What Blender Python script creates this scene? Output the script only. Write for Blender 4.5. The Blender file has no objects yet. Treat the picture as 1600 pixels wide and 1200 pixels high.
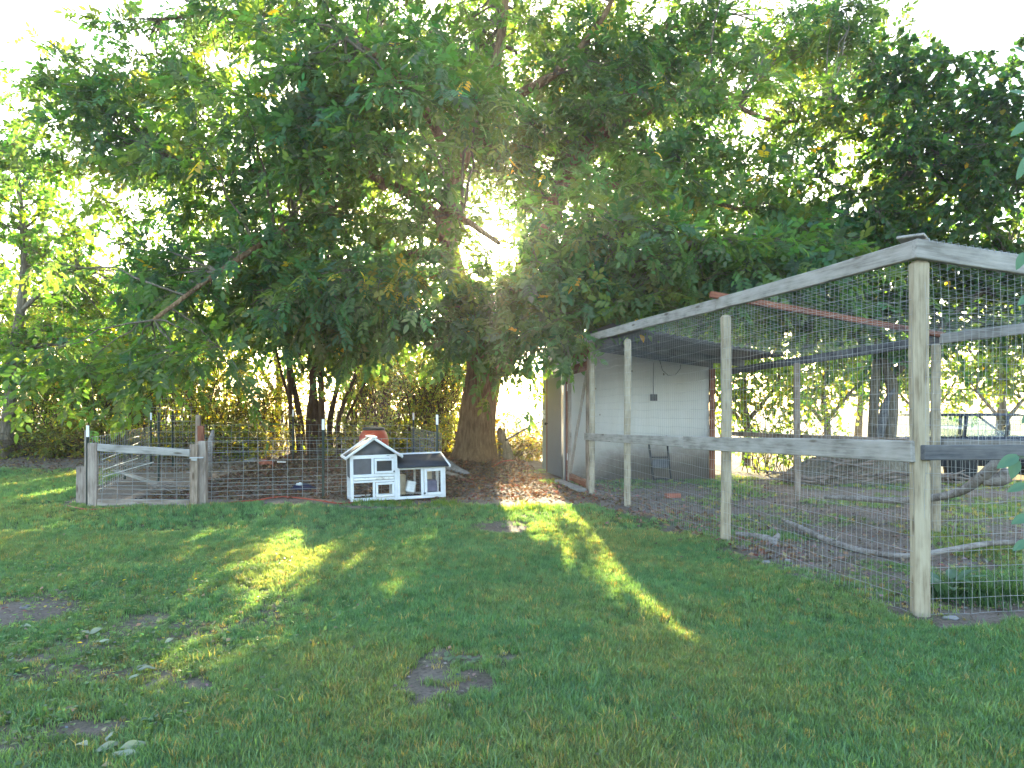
import bpy, bmesh, math, random
import numpy as np
from mathutils import Matrix, Vector

random.seed(7)
RNG = np.random.default_rng(11)
S = bpy.context.scene
COL = S.collection

# ------------------------------------------------------------------ camera, sky, sun, exposure
F = 1111.0      # focal length in pixels of the 1600 px wide photograph
EYE = 1.3
cam_d = bpy.data.cameras.new('camera')
cam_d.sensor_width = 36.0
cam_d.lens = 36.0 * F / 1600.0
cam_d.shift_y = -(-40.0) / 1600.0
cam_d.clip_start = 0.05
cam_d.clip_end = 3000
cam = bpy.data.objects.new('camera', cam_d)
COL.objects.link(cam)
cam.location = (0, 0, EYE)
cam.rotation_euler = (math.radians(90), 0, 0)
S.camera = cam

SUN = Vector((-0.027, 1.0, 0.25)).normalized()
sun_el = math.asin(SUN.z)
sun_az = math.atan2(SUN.x, SUN.y)
world = bpy.data.worlds.new('World')
S.world = world
world.use_nodes = True
wn = world.node_tree.nodes
wl = world.node_tree.links
wn.clear()
sky = wn.new('ShaderNodeTexSky')
sky.sky_type = 'NISHITA'
sky.sun_disc = False
sky.sun_elevation = sun_el
sky.sun_rotation = sun_az
sky.altitude = 100
sky.air_density = 1.0
sky.dust_density = 2.0
sky.ozone_density = 1.0
bg = wn.new('ShaderNodeBackground')
bg.inputs['Strength'].default_value = 0.15
wo = wn.new('ShaderNodeOutputWorld')
wl.new(sky.outputs[0], bg.inputs['Color'])
wl.new(bg.outputs[0], wo.inputs['Surface'])

sl = bpy.data.lights.new('sun', 'SUN')
sl.energy = 5.0
sl.angle = math.radians(0.5)
sl.color = (1.0, 0.84, 0.55)
so = bpy.data.objects.new('sun', sl)
COL.objects.link(so)
so.location = (0, 30, 12)
so.rotation_euler = SUN.to_track_quat('Z', 'Y').to_euler()

S.view_settings.view_transform = 'Standard'
S.view_settings.look = 'None'
S.view_settings.exposure = 3.25
S.view_settings.gamma = 1.0
S.view_settings.use_curve_mapping = False
S.cycles.max_bounces = 8
S.cycles.diffuse_bounces = 3
S.cycles.transmission_bounces = 5
S.cycles.transparent_max_bounces = 12

GLARE_HAZE = 0.0009  # density of the added volume that stands in for lens glare
# ------------------------------------------------------------------ helpers
def P(px, py, Y):
    """world point at distance Y that the photograph shows at pixel px, py"""
    return Vector(((px - 800) * Y / F, Y, EYE + (640 - py) * Y / F))

def GP(px, py):
    """point on level ground at a pixel"""
    Y = EYE * F / (py - 640)
    return Vector(((px - 800) * Y / F, Y, 0))

_perm = RNG.random((256, 256))
def vnoise(x, y):
    x = np.asarray(x, float); y = np.asarray(y, float)
    xi = np.floor(x).astype(int); yi = np.floor(y).astype(int)
    fx = x - xi; fy = y - yi
    fx = fx * fx * (3 - 2 * fx); fy = fy * fy * (3 - 2 * fy)
    g = lambda a, b: _perm[a & 255, b & 255]
    return ((g(xi, yi) * (1 - fx) + g(xi + 1, yi) * fx) * (1 - fy)
            + (g(xi, yi + 1) * (1 - fx) + g(xi + 1, yi + 1) * fx) * fy)
def fbm(x, y, o=4):
    s = 0; a = .5; t = 0
    for i in range(o):
        s = s + a * vnoise(x * 2 ** i + 17.3 * i, y * 2 ** i + 5.1 * i); t += a; a *= .5
    return s / t
def sstep(a, b, x):
    t = np.clip((np.asarray(x, float) - a) / (b - a), 0, 1)
    return t * t * (3 - 2 * t)

def gz(x, y):
    x = np.asarray(x, float); y = np.asarray(y, float)
    z = 0.15 * np.exp(-((x + .6) ** 2 / 4.5 + (y - 15.8) ** 2 / 3.0))
    z = z + 0.22 * sstep(12, 18, y) * sstep(1.0, -2.5, x)
    z = z + 0.10 * np.exp(-((x + 3.2) ** 2 / 3 + (y - 12.8) ** 2 / 2.5))
    z = z - 0.20 * sstep(12, 14.5, y) * sstep(4.2, 6.0, x)
    z = z + (fbm(x * 1.3, y * 1.3) - .5) * 0.07 * sstep(2, 6, y) + (fbm(x * 6, y * 6, 3) - .5) * 0.02
    return z

def world_of(o):
    m = o.matrix_basis.copy()
    return world_of(o.parent) @ m if o.parent else m

def tag(o, label=None, cat=None, group=None, kind=None):
    if label: o['label'] = label
    if cat: o['category'] = cat
    if group: o['group'] = group
    if kind: o['kind'] = kind
    return o

def thing(name, label, cat, loc=(0, 0, 0), rotz=0, group=None):
    o = bpy.data.objects.new(name, None)
    COL.objects.link(o)
    o.empty_display_size = .2
    o.location = loc
    o.rotation_euler = (0, 0, rotz)
    o.matrix_basis = Matrix.Translation(loc) @ Matrix.Rotation(rotz, 4, 'Z')
    return tag(o, label, cat, group)

def link(name, me, mat, parent=None, M=None):
    o = bpy.data.objects.new(name, me)
    COL.objects.link(o)
    if mat and not me.materials: me.materials.append(mat)
    if M is None: M = Matrix.Identity(4)
    if parent:
        o.parent = parent
        o.matrix_basis = world_of(parent).inverted() @ M
    else:
        o.matrix_basis = M
    return o

def np_mesh(name, V, faces, tint=None, smooth=False):
    """V (n,3); faces = list of int arrays (m,k)"""
    me = bpy.data.meshes.new(name)
    V = np.asarray(V, np.float32)
    me.vertices.add(len(V)); me.vertices.foreach_set('co', V.ravel())
    faces = [np.asarray(f, np.int32) for f in faces if len(f)]
    loops = np.concatenate([f.ravel() for f in faces])
    tot = np.concatenate([np.full(len(f), f.shape[1], np.int32) for f in faces])
    st = np.concatenate([[0], np.cumsum(tot)[:-1]]).astype(np.int32)
    me.loops.add(len(loops)); me.loops.foreach_set('vertex_index', loops)
    me.polygons.add(len(tot)); me.polygons.foreach_set('loop_start', st); me.polygons.foreach_set('loop_total', tot)
    if smooth: me.polygons.foreach_set('use_smooth', np.ones(len(tot), bool))
    if tint is not None:
        a = me.color_attributes.new('tint', 'FLOAT_COLOR', 'POINT')
        c = np.ones((len(V), 4), np.float32); c[:, :3] = tint
        a.data.foreach_set('color', c.ravel())
    me.update(calc_edges=True)
    return me

def wmesh(name, V, faces, mat, parent=None, origin=None, tint=None, smooth=False):
    """mesh given in world coordinates"""
    V = np.asarray(V, float)
    if parent is not None:
        origin = world_of(parent).translation
    if origin is None: origin = (0, 0, 0)
    me = np_mesh(name, V - np.array(origin), faces, tint, smooth)
    return link(name, me, mat, parent, Matrix.Translation(origin))

_boxes = {}
def box_mesh(sx, sy, sz, bev=.004, warp=0.0):
    k = (round(sx, 3), round(sy, 3), round(sz, 3), bev, warp)
    if k in _boxes: return _boxes[k].copy() if warp else _boxes[k].copy()
    bm = bmesh.new()
    bmesh.ops.create_cube(bm, size=1)
    bmesh.ops.scale(bm, vec=(sx, sy, sz), verts=bm.verts)
    b = min(bev, .3 * min(sx, sy, sz))
    if b > 0: bmesh.ops.bevel(bm, geom=bm.edges[:], offset=b, segments=1, affect='EDGES')
    me = bpy.data.meshes.new('board')
    bm.to_mesh(me); bm.free()
    _boxes[k] = me
    return me.copy()

def box(name, c, size, mat, parent=None, rot=(0, 0, 0), bev=.004):
    """centre, size and rotation in the parent's own space"""
    me = box_mesh(*size, bev)
    o = bpy.data.objects.new(name, me); COL.objects.link(o)
    me.materials.append(mat)
    if parent: o.parent = parent
    o.location = c; o.rotation_euler = rot
    o.matrix_basis = Matrix.LocRotScale(Vector(c), __import__('mathutils').Euler(rot), None)
    return o

def frame(p0, p1, up=Vector((0, 0, 1))):
    p0 = Vector(p0); p1 = Vector(p1)
    x = (p1 - p0).normalized()
    if abs(x.dot(up)) > .98: up = Vector((0, 1, 0))
    y = up.cross(x).normalized(); z = x.cross(y)
    m = Matrix((x, y, z)).transposed().to_4x4()
    m.translation = (p0 + p1) / 2
    return m

def beam(name, p0, p1, w, h, mat, parent=None, bev=.005, up=Vector((0, 0, 1)), wob=.0):
    """board between two world points, grain along its local X, w across, h upwards"""
    L = (Vector(p1) - Vector(p0)).length
    me = box_mesh(L, w, h, bev)
    if wob:
        bm = bmesh.new(); bm.from_mesh(me)
        ed = [e for e in bm.edges if abs((e.verts[0].co - e.verts[1].co).x) > L * .7]
        bmesh.ops.subdivide_edges(bm, edges=ed, cuts=7)
        s = random.random() * 9
        for v in bm.verts:
            v.co.y += wob * math.sin(v.co.x * 2.1 + s) + wob * .4 * math.sin(v.co.x * 9 + v.co.z * 30)
            v.co.z += wob * math.cos(v.co.x * 1.7 + s * 2) + wob * .4 * math.sin(v.co.x * 7 + v.co.y * 30)
        bm.to_mesh(me); bm.free()
    return link(name, me, mat, parent, frame(p0, p1, up))

def tubes(Pt, R, sides=3):
    """Pt (n,k,3), R (n,k) -> verts, quads (open tubes, closed by tapering)"""
    Pt = np.asarray(Pt, float); R = np.asarray(R, float)
    n, k, _ = Pt.shape
    T = np.gradient(Pt, axis=1)
    T /= np.linalg.norm(T, axis=2, keepdims=True) + 1e-9
    mean = T.mean(axis=1)
    ref = np.where(np.abs(mean[:, 2:3]) > .75, np.array([[1., 0.05, 0]]), np.array([[0, 0.05, 1.]]))
    ref = np.repeat(ref[:, None, :], k, axis=1)
    A = np.cross(T, ref); A /= np.linalg.norm(A, axis=2, keepdims=True) + 1e-9
    B = np.cross(T, A)
    th = np.arange(sides) / sides * 2 * np.pi
    V = (Pt[:, :, None, :] + R[:, :, None, None] * (A[:, :, None, :] * np.cos(th)[None, None, :, None]
         + B[:, :, None, :] * np.sin(th)[None, None, :, None]))
    V = V.reshape(-1, 3)
    i = np.arange(n)[:, None, None] * k * sides
    j = np.arange(k - 1)[None, :, None] * sides
    s = np.arange(sides)[None, None, :]; s2 = (s + 1) % sides
    q = np.stack([i + j + s, i + j + s2, i + j + sides + s2, i + j + sides + s], axis=-1).reshape(-1, 4)
    return V, q

def caps(n, k, sides):
    base = np.arange(n)[:, None] * k * sides
    a = base + np.arange(sides)[None, ::-1]
    b = base + (k - 1) * sides + np.arange(sides)[None, :]
    return np.concatenate([a, b])

class Geo:
    def __init__(s): s.V = []; s.F = {}; s.n = 0; s.T = []
    def add(s, V, faces, tint=None):
        V = np.asarray(V, float)
        for f in faces:
            f = np.asarray(f)
            if len(f): s.F.setdefault(f.shape[1], []).append(f + s.n)
        s.V.append(V); s.n += len(V)
        if tint is not None: s.T.append(np.broadcast_to(np.asarray(tint, float), (len(V), 3)))
    def tube(s, pts, r, sides=6, cap=True, tint=None):
        pts = np.asarray([tuple(p) for p in pts], float)
        r = np.full(len(pts), r) if np.isscalar(r) else np.asarray(r, float)
        V, q = tubes(pts[None], r[None], sides)
        fs = [q]
        if cap: fs.append(caps(1, len(pts), sides))
        s.add(V, fs, tint)
    def out(s, name, mat, parent=None, origin=None, smooth=False):
        F_ = [np.concatenate(v) for v in s.F.values()]
        return wmesh(name, np.concatenate(s.V), F_, mat, parent, origin,
                     np.concatenate(s.T) if s.T else None, smooth)

def spline(pts, m):
    """catmull-rom through rows (x,y,z,r)"""
    p = np.asarray([tuple(q) for q in pts], float)
    p = np.vstack([2 * p[0] - p[1], p, 2 * p[-1] - p[-2]])
    out = []
    segs = len(p) - 3
    for u in np.linspace(0, segs - 1e-6, m):
        i = int(u); t = u - i
        a, b, c, d = p[i:i + 4]
        out.append(.5 * ((2 * b) + (-a + c) * t + (2 * a - 5 * b + 4 * c - d) * t * t + (-a + 3 * b - 3 * c + d) * t ** 3))
    return np.array(out)

# ------------------------------------------------------------------ materials
def newmat(name):
    m = bpy.data.materials.new(name); m.use_nodes = True
    n = m.node_tree.nodes; l = m.node_tree.links
    b = n['Principled BSDF']
    return m, n, l, b

def ramp(n, l, src, stops):
    r = n.new('ShaderNodeValToRGB')
    e = r.color_ramp.elements
    while len(e) > 1: e.remove(e[-1])
    e[0].position = stops[0][0]; e[0].color = (*stops[0][1], 1)
    for p, c in stops[1:]:
        x = e.new(p); x.color = (*c, 1)
    l.new(src, r.inputs[0])
    return r

def noise(n, l, vec, scale, det=4, rough=.55):
    t = n.new('ShaderNodeTexNoise')
    t.inputs['Scale'].default_value = scale
    t.inputs['Detail'].default_value = det
    t.inputs['Roughness'].default_value = rough
    l.new(vec, t.inputs['Vector'])
    return t

def mapped(n, l, kind='Object', sc=(1, 1, 1), rnd=True):
    tc = n.new('ShaderNodeTexCoord'); mp = n.new('ShaderNodeMapping')
    mp.inputs['Scale'].default_value = sc
    l.new(tc.outputs[kind], mp.inputs['Vector'])
    if rnd:
        oi = n.new('ShaderNodeObjectInfo'); mu = n.new('ShaderNodeMath'); mu.operation = 'MULTIPLY'
        mu.inputs[1].default_value = 37.0
        l.new(oi.outputs['Random'], mu.inputs[0]); l.new(mu.outputs[0], mp.inputs['Location'])
    return mp.outputs[0]

def bump(n, l, b, h, st=.3, dist=.01):
    bp = n.new('ShaderNodeBump'); bp.inputs['Strength'].default_value = st; bp.inputs['Distance'].default_value = dist
    l.new(h, bp.inputs['Height']); l.new(bp.outputs[0], b.inputs['Normal'])

def wood(name, c0, c1, c2, sc=1.0, rough=.85):
    m, n, l, b = newmat(name)
    v = mapped(n, l, 'Object', (1.5 * sc, 28 * sc, 28 * sc))
    t = noise(n, l, v, 2.2, 6, .65)
    v2 = mapped(n, l, 'Object', (2.2, 5, 5))
    t2 = noise(n, l, v2, 2.0, 3)
    mx = n.new('ShaderNodeMath'); mx.operation = 'ADD'
    m2 = n.new('ShaderNodeMath'); m2.operation = 'MULTIPLY'; m2.inputs[1].default_value = .5
    m3 = n.new('ShaderNodeMath'); m3.operation = 'MULTIPLY'; m3.inputs[1].default_value = .5
    l.new(t.outputs[0], m2.inputs[0]); l.new(t2.outputs[0], m3.inputs[0])
    l.new(m2.outputs[0], mx.inputs[0]); l.new(m3.outputs[0], mx.inputs[1])
    r = ramp(n, l, mx.outputs[0], [(.38, c0), (.48, c1), (.60, c2)])
    # knots
    vo = n.new('ShaderNodeTexVoronoi'); vo.inputs['Scale'].default_value = 1.0
    l.new(mapped(n, l, 'Object', (2.2, 9, 9)), vo.inputs['Vector'])
    kr = ramp(n, l, vo.outputs['Distance'], [(.0, (.35, .3, .27)), (.09, (.5, .45, .4)), (.16, (1, 1, 1))])
    mm = n.new('ShaderNodeMixRGB'); mm.blend_type = 'MULTIPLY'; mm.inputs[0].default_value = 1
    l.new(r.outputs[0], mm.inputs[1]); l.new(kr.outputs[0], mm.inputs[2])
    l.new(mm.outputs[0], b.inputs['Base Color'])
    b.inputs['Roughness'].default_value = rough
    b.inputs['Specular IOR Level'].default_value = .2
    bump(n, l, b, t.outputs[0], .5, .004)
    return m

def paint(name, col, dirt=(.18, .14, .1), amt=.5, sc=3.0, rough=.55):
    m, n, l, b = newmat(name)
    v = mapped(n, l, 'Object', (1, 1, 1))
    t = noise(n, l, v, sc, 7, .7)
    r = ramp(n, l, t.outputs[0], [(.3, tuple(a * (1 - amt) + d * amt for a, d in zip(col, dirt))), (.5, tuple(a * .9 for a in col)), (.7, col)])
    l.new(r.outputs[0], b.inputs['Base Color'])
    b.inputs['Roughness'].default_value = rough
    b.inputs['Specular IOR Level'].default_value = .3
    bump(n, l, b, t.outputs[0], .15, .003)
    return m

def plain(name, col, rough=.6, metal=0, spec=.4):
    m, n, l, b = newmat(name)
    v = mapped(n, l, 'Object')
    t = noise(n, l, v, 9, 4)
    r = ramp(n, l, t.outputs[0], [(.3, tuple(a * .75 for a in col)), (.7, tuple(min(1, a * 1.1) for a in col))])
    l.new(r.outputs[0], b.inputs['Base Color'])
    b.inputs['Roughness'].default_value = rough
    b.inputs['Metallic'].default_value = metal
    b.inputs['Specular IOR Level'].default_value = spec
    return m

def leafmat(name, trans=.45, warm=(1.9, 1.75, .55), rough=.5, inst=False):
    m, n, l, b = newmat(name)
    at = n.new('ShaderNodeAttribute'); at.attribute_name = 'tint'
    if inst: at.attribute_type = 'INSTANCER'
    l.new(at.outputs['Color'], b.inputs['Base Color'])
    b.inputs['Roughness'].default_value = rough
    b.inputs['Specular IOR Level'].default_value = .35
    tr = n.new('ShaderNodeBsdfTranslucent')
    mu = n.new('ShaderNodeMixRGB'); mu.blend_type = 'MULTIPLY'; mu.inputs[0].default_value = 1
    mu.inputs[2].default_value = (*warm, 1)
    l.new(at.outputs['Color'], mu.inputs[1]); l.new(mu.outputs[0], tr.inputs['Color'])
    mx = n.new('ShaderNodeMixShader'); mx.inputs[0].default_value = trans
    l.new(b.outputs[0], mx.inputs[1]); l.new(tr.outputs[0], mx.inputs[2])
    l.new(mx.outputs[0], n['Material Output'].inputs['Surface'])
    return m

M = {}
M['leaf'] = leafmat('walnut_leaves', .52, (3.4, 3.0, .7))
M['leaf_b'] = leafmat('thicket_leaves', .6, (3.7, 3.7, .9))
M['blade'] = leafmat('grass_blades', .45, (3.0, 2.6, .7), .6, inst=True)
M['litter'] = leafmat('dead_leaves', .2, (1.6, 1.2, .6), .8)
M['post'] = wood('weathered_post', (.19, .15, .10), (.29, .24, .165), (.37, .315, .225))
M['grey'] = wood('grey_board', (.16, .144, .125), (.25, .23, .205), (.32, .295, .265))
M['dark'] = wood('dark_grey_board', (.05, .05, .055), (.09, .088, .09), (.13, .125, .125))
M['tan'] = wood('tan_board', (.16, .125, .10), (.24, .19, .155), (.31, .26, .215))
M['rust'] = wood('rusty_red_board', (.10, .035, .02), (.16, .058, .033), (.22, .088, .052))
M['brown'] = wood('brown_board', (.12, .085, .06), (.2, .15, .11), (.29, .22, .17))
M['white'] = paint('white_paint', (.60, .60, .60), amt=.25, sc=6)
M['chipped'] = paint('chipped_white_paint', (.7, .68, .62), (.16, .1, .06), .9, 9)
M['bluegrey'] = paint('blue_grey_paint', (.12, .135, .155), amt=.15, sc=2)
M['greengrey'] = paint('green_grey_paint', (.21, .24, .2), amt=.4, sc=4)
M['slate'] = plain('grey_board_paint', (.085, .085, .092), .8, 0, .2)
M['felt'] = plain('black_roofing_felt', (.022, .026, .034), .9)
M['black'] = plain('black_metal', (.02, .02, .022), .5)
M['wire'] = plain('galvanised_wire', (.33, .33, .315), .6, .2)
M['panelwire'] = plain('panel_wire', (.27, .28, .27), .55, .4)
M['green'] = plain('dark_green_steel', (.015, .03, .022), .5)
M['tip'] = plain('white_post_tip', (.7, .7, .68), .6)
M['red'] = plain('red_barrel_plastic', (.42, .045, .02), .45)
M['hose'] = plain('orange_hose', (.30, .05, .022), .6)
M['boxw'] = plain('white_plastic', (.62, .62, .6), .5)
M['boxc'] = plain('beige_plastic', (.5, .42, .3), .6)
M['lav'] = plain('lavender_cloth', (.18, .17, .24), .9)
M['navy'] = plain('navy_cloth', (.014, .014, .04), .9)
M['stone'] = plain('pale_stone', (.22, .21, .2), .85)
M['brick'] = plain('red_brick', (.3, .1, .06), .9)
M['driftwood'] = wood('bleached_branch', (.10, .082, .07), (.17, .145, .125), (.26, .23, .205))
M['stick'] = wood('brown_stick', (.09, .06, .045), (.15, .11, .085), (.24, .18, .15))
M['car'] = plain('dark_blue_car_paint', (.035, .04, .055), .25, .3, .5)
M['chrome'] = plain('silver_trim', (.35, .36, .38), .35, .6)
M['tyre'] = plain('tyre_rubber', (.015, .015, .015), .9)
M['tail'] = plain('red_tail_lamp', (.4, .01, .01), .2)
M['roof'] = plain('dark_roof_sheet', (.05, .05, .055), .7)

def bark(name, c0, c1, c2, fine=1.0, bs=.9):
    m, n, l, b = newmat(name)
    v = mapped(n, l, 'Object', (7 * fine, 7 * fine, 1.3 * fine), rnd=False)
    t = noise(n, l, v, 2.5, 8, .7)
    t2 = noise(n, l, mapped(n, l, 'Object', (1, 1, 1), rnd=False), 1.6, 3)
    vo = n.new('ShaderNodeTexVoronoi'); vo.feature = 'DISTANCE_TO_EDGE'; vo.inputs['Scale'].default_value = 3.2
    l.new(mapped(n, l, 'Object', (6 * fine, 6 * fine, 1.1 * fine), rnd=False), vo.inputs['Vector'])
    r = ramp(n, l, t.outputs[0], [(.3, c0), (.52, c1), (.72, c2)])
    mm = n.new('ShaderNodeMixRGB'); mm.blend_type = 'MULTIPLY'; mm.inputs[0].default_value = .6
    r2 = ramp(n, l, t2.outputs[0], [(.35, (.6, .55, .5)), (.65, (1.15, 1.1, 1))])
    l.new(r.outputs[0], mm.inputs[1]); l.new(r2.outputs[0], mm.inputs[2])
    l.new(mm.outputs[0], b.inputs['Base Color'])
    b.inputs['Roughness'].default_value = .95
    b.inputs['Specular IOR Level'].default_value = .1
    ad = n.new('ShaderNodeMath'); ad.operation = 'MULTIPLY_ADD'; ad.inputs[1].default_value = .6
    mn = n.new('ShaderNodeMath'); mn.operation = 'MINIMUM'; mn.inputs[1].default_value = .35
    l.new(vo.outputs['Distance'], mn.inputs[0])
    l.new(t.outputs[0], ad.inputs[0]); l.new(mn.outputs[0], ad.inputs[2])
    bump(n, l, b, ad.outputs[0], bs, .05)
    return m
M['bark'] = bark('furrowed_bark', (.10, .06, .032), (.19, .12, .07), (.29, .20, .125))
M['bark2'] = bark('grey_bark', (.08, .07, .055), (.15, .13, .1), (.25, .22, .18), 1.5, .5)
M['cane'] = bark('brown_cane', (.04, .022, .013), (.08, .046, .028), (.14, .085, .05), 3, .2)

# wall: white paint with a dirty splashed foot
m, n, l, b = newmat('dirty_white_wall')
v = mapped(n, l, 'Object', rnd=False)
t = noise(n, l, v, 3.0, 7, .7)
sx = n.new('ShaderNodeSeparateXYZ'); l.new(v, sx.inputs[0])
a1 = n.new('ShaderNodeMath'); a1.operation = 'MULTIPLY_ADD'; a1.inputs[1].default_value = .55
l.new(t.outputs[0], a1.inputs[0])
a2 = n.new('ShaderNodeMath'); a2.operation = 'SUBTRACT'
l.new(sx.outputs['Z'], a1.inputs[2])
xr = n.new('ShaderNodeMapRange'); xr.inputs[1].default_value = 0; xr.inputs[2].default_value = 1.1
xr.inputs[3].default_value = .40; xr.inputs[4].default_value = -.16
l.new(sx.outputs['X'], xr.inputs[0]); l.new(a1.outputs[0], a2.inputs[0])
a3 = n.new('ShaderNodeMath'); a3.operation = 'ADD'; l.new(a1.outputs[0], a3.inputs[0]); l.new(xr.outputs[0], a3.inputs[1])
r = ramp(n, l, a3.outputs[0], [(.36, (.11, .09, .075)), (.56, (.2, .165, .14)), (.74, (.34, .31, .28)), (.86, (.43, .405, .37)), (1.0, (.48, .455, .42))])
t2 = noise(n, l, mapped(n, l, 'Object', (3, 3, .5), rnd=False), 2.0, 5)
r2 = ramp(n, l, t2.outputs[0], [(.3, (.95, .93, .90)), (.6, (1, 1, 1))])
vo = n.new('ShaderNodeTexVoronoi'); vo.inputs['Scale'].default_value = 2.6
l.new(mapped(n, l, 'Object', (1.4, 1.4, .9), rnd=False), vo.inputs['Vector'])
kr = ramp(n, l, vo.outputs['Distance'], [(.0, (.2, .17, .15)), (.045, (.3, .26, .22)), (.06, (1, 1, 1))])
mm = n.new('ShaderNodeMixRGB'); mm.blend_type = 'MULTIPLY'; mm.inputs[0].default_value = 1
l.new(r.outputs[0], mm.inputs[1]); l.new(r2.outputs[0], mm.inputs[2])
m4 = n.new('ShaderNodeMixRGB'); m4.blend_type = 'MULTIPLY'; m4.inputs[0].default_value = 1
l.new(mm.outputs[0], m4.inputs[1]); l.new(kr.outputs[0], m4.inputs[2])
l.new(m4.outputs[0], b.inputs['Base Color']); b.inputs['Roughness'].default_value = .8
bump(n, l, b, t.outputs[0], .2, .01)
M['wall'] = m

# glass
m, n, l, b = newmat('car_glass')
tr = n.new('ShaderNodeBsdfTransparent'); tr.inputs[0].default_value = (.8, .86, .86, 1)
gl = n.new('ShaderNodeBsdfGlossy'); gl.inputs['Roughness'].default_value = .03
mx = n.new('ShaderNodeMixShader'); mx.inputs[0].default_value = .12
l.new(tr.outputs[0], mx.inputs[1]); l.new(gl.outputs[0], mx.inputs[2]); l.new(mx.outputs[0], n['Material Output'].inputs['Surface'])
M['glass'] = m

# ------------------------------------------------------------------ where grass grows
LX = lambda Y: 2.58 - .2015 * (Y - 4.5)            # the pen's left face
PATCH = [(-.30, 3.46, .22, .36), (-.10, 3.68, .20, .22), (-.1, 7.75, .26, .5), (-3.15, 4.55, .36, .22), (-3.5, 4.5, .3, .2),
         (-1.5, 3.35, .10, .12), (-1.75, 2.9, .16, .08), (-1.6, 9.35, .7, .2), (-1.6, 3.9, .08, .08)]
def grassiness(x, y):
    x = np.asarray(x, float); y = np.asarray(y, float)
    nz = fbm(x * 2.2, y * 2.2) - .5
    n2 = fbm(x * 7 + 40, y * 7, 3) - .5
    g = np.ones_like(x)
    # dirt yard by the tree and behind the fences
    edge = 9.75 + np.where(x > -1.0, (x + 1.0) * -.12, 0) + nz * .9 + n2 * .5
    yard = (y > edge) & (x > -6.1 + (y - 9.5) * -.35)
    g = np.where(yard, 0, g)
    # pen: bare with weak patches
    d = x - LX(y)
    pen = d > -.16 - .22 * sstep(5, 7, y) + nz * .35 + n2 * .3
    inner = .17 + (fbm(x * 1.1 + 9, y * 1.1 + 3) - .5) * 3.0
    inner = np.where(x + y * .2 > 5.0, inner + .1, inner)
    g = np.where(pen & (y > 4.2 + .2 * (x - 2.6) + nz * .5), np.clip(inner, 0, .75), g)
    n3 = fbm(x * 18 + 4, y * 18, 2) - .5
    for cx, cy, rx, ry in PATCH:
        e = ((x - cx) / rx) ** 2 + ((y - cy) / ry) ** 2 + nz * 2.6 + n2 * 2.4 + n3 * 1.6
        g = g * (.05 + .95 * sstep(.45, 1.9, e))
    # worn, weedy corner front left
    w = sstep(-1.0, -1.9, x) * sstep(5.8, 4.6, y)
    g = g * (1 - w * np.clip(.48 + (fbm(x * 3.4 + 4, y * 3.4) - .5) * 2.4 + n2 * 1.2, 0, .8))
    # thin away to litter at the hedge
    g = g * sstep(15.2, 13.6, y + nz * 2)
    return np.clip(g, 0, 1)

# ------------------------------------------------------------------ ground
xs = np.concatenate([-np.geomspace(900, 15, 26), np.arange(-14.6, 15.0, .1), np.geomspace(15.2, 900, 26)])
ys = np.concatenate([-np.geomspace(60, 1, 14), np.arange(-.6, 1.8, .2), np.arange(1.9, 20, .1), np.geomspace(20.2, 1600, 42)])
X, Y = np.meshgrid(xs, ys)
Z = gz(X, Y)
Z = np.where(Y > 20, gz(X, np.minimum(Y, 20)) + (Y - 20) * .0, Z)
nx, ny = len(xs), len(ys)
idx = np.arange(nx * ny).reshape(ny, nx)
Q = np.stack([idx[:-1, :-1], idx[:-1, 1:], idx[1:, 1:], idx[1:, :-1]], -1).reshape(-1, 4)
gr = grassiness(X, Y)
straw = sstep(16.5, 21, Y) * np.ones_like(X)
straw = np.maximum(straw, sstep(13.5, 15.5, Y) * sstep(4.5, 6, X) * .6)
green = sstep(15, 13, Y) * (Y > 0)
tint = np.stack([gr, straw, np.zeros_like(gr)], -1).reshape(-1, 3)
me = np_mesh('ground', np.stack([X, Y, Z], -1).reshape(-1, 3), [Q], tint, True)
m, n, l, b = newmat('soil_and_thatch')
at = n.new('ShaderNodeAttribute'); at.attribute_name = 'tint'
sp = n.new('ShaderNodeSeparateColor'); l.new(at.outputs['Color'], sp.inputs[0])
v = mapped(n, l, 'Object', rnd=False)
t = noise(n, l, v, 2.5, 8, .65); t2 = noise(n, l, v, 40, 5, .7); t3 = noise(n, l, v, 180, 3, .7)
soil = ramp(n, l, t.outputs[0], [(.3, (.11, .085, .068)), (.5, (.17, .135, .11)), (.7, (.22, .185, .16))])
spk = ramp(n, l, t2.outputs[0], [(.3, (.6, .58, .55)), (.5, (1, 1, 1)), (.72, (1.25, 1.2, 1.15))])
mm = n.new('ShaderNodeMixRGB'); mm.blend_type = 'MULTIPLY'; mm.inputs[0].default_value = 1
l.new(soil.outputs[0], mm.inputs[1]); l.new(spk.outputs[0], mm.inputs[2])
th = ramp(n, l, t2.outputs[0], [(.3, (.035, .045, .018)), (.5, (.06, .085, .03)), (.7, (.13, .12, .06))])
mg = n.new('ShaderNodeMixRGB'); l.new(sp.outputs[0], mg.inputs[0]); l.new(mm.outputs[0], mg.inputs[1]); l.new(th.outputs[0], mg.inputs[2])
stw = ramp(n, l, t.outputs[0], [(.3, (.30, .25, .12)), (.7, (.45, .39, .22))])
ms = n.new('ShaderNodeMixRGB'); l.new(sp.outputs[1], ms.inputs[0]); l.new(mg.outputs[0], ms.inputs[1]); l.new(stw.outputs[0], ms.inputs[2])
l.new(ms.outputs[0], b.inputs['Base Color'])
b.inputs['Roughness'].default_value = .95; b.inputs['Specular IOR Level'].default_value = .1
ad = n.new('ShaderNodeMath'); ad.operation = 'ADD'; l.new(t2.outputs[0], ad.inputs[0]); l.new(t3.outputs[0], ad.inputs[1])
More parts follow.
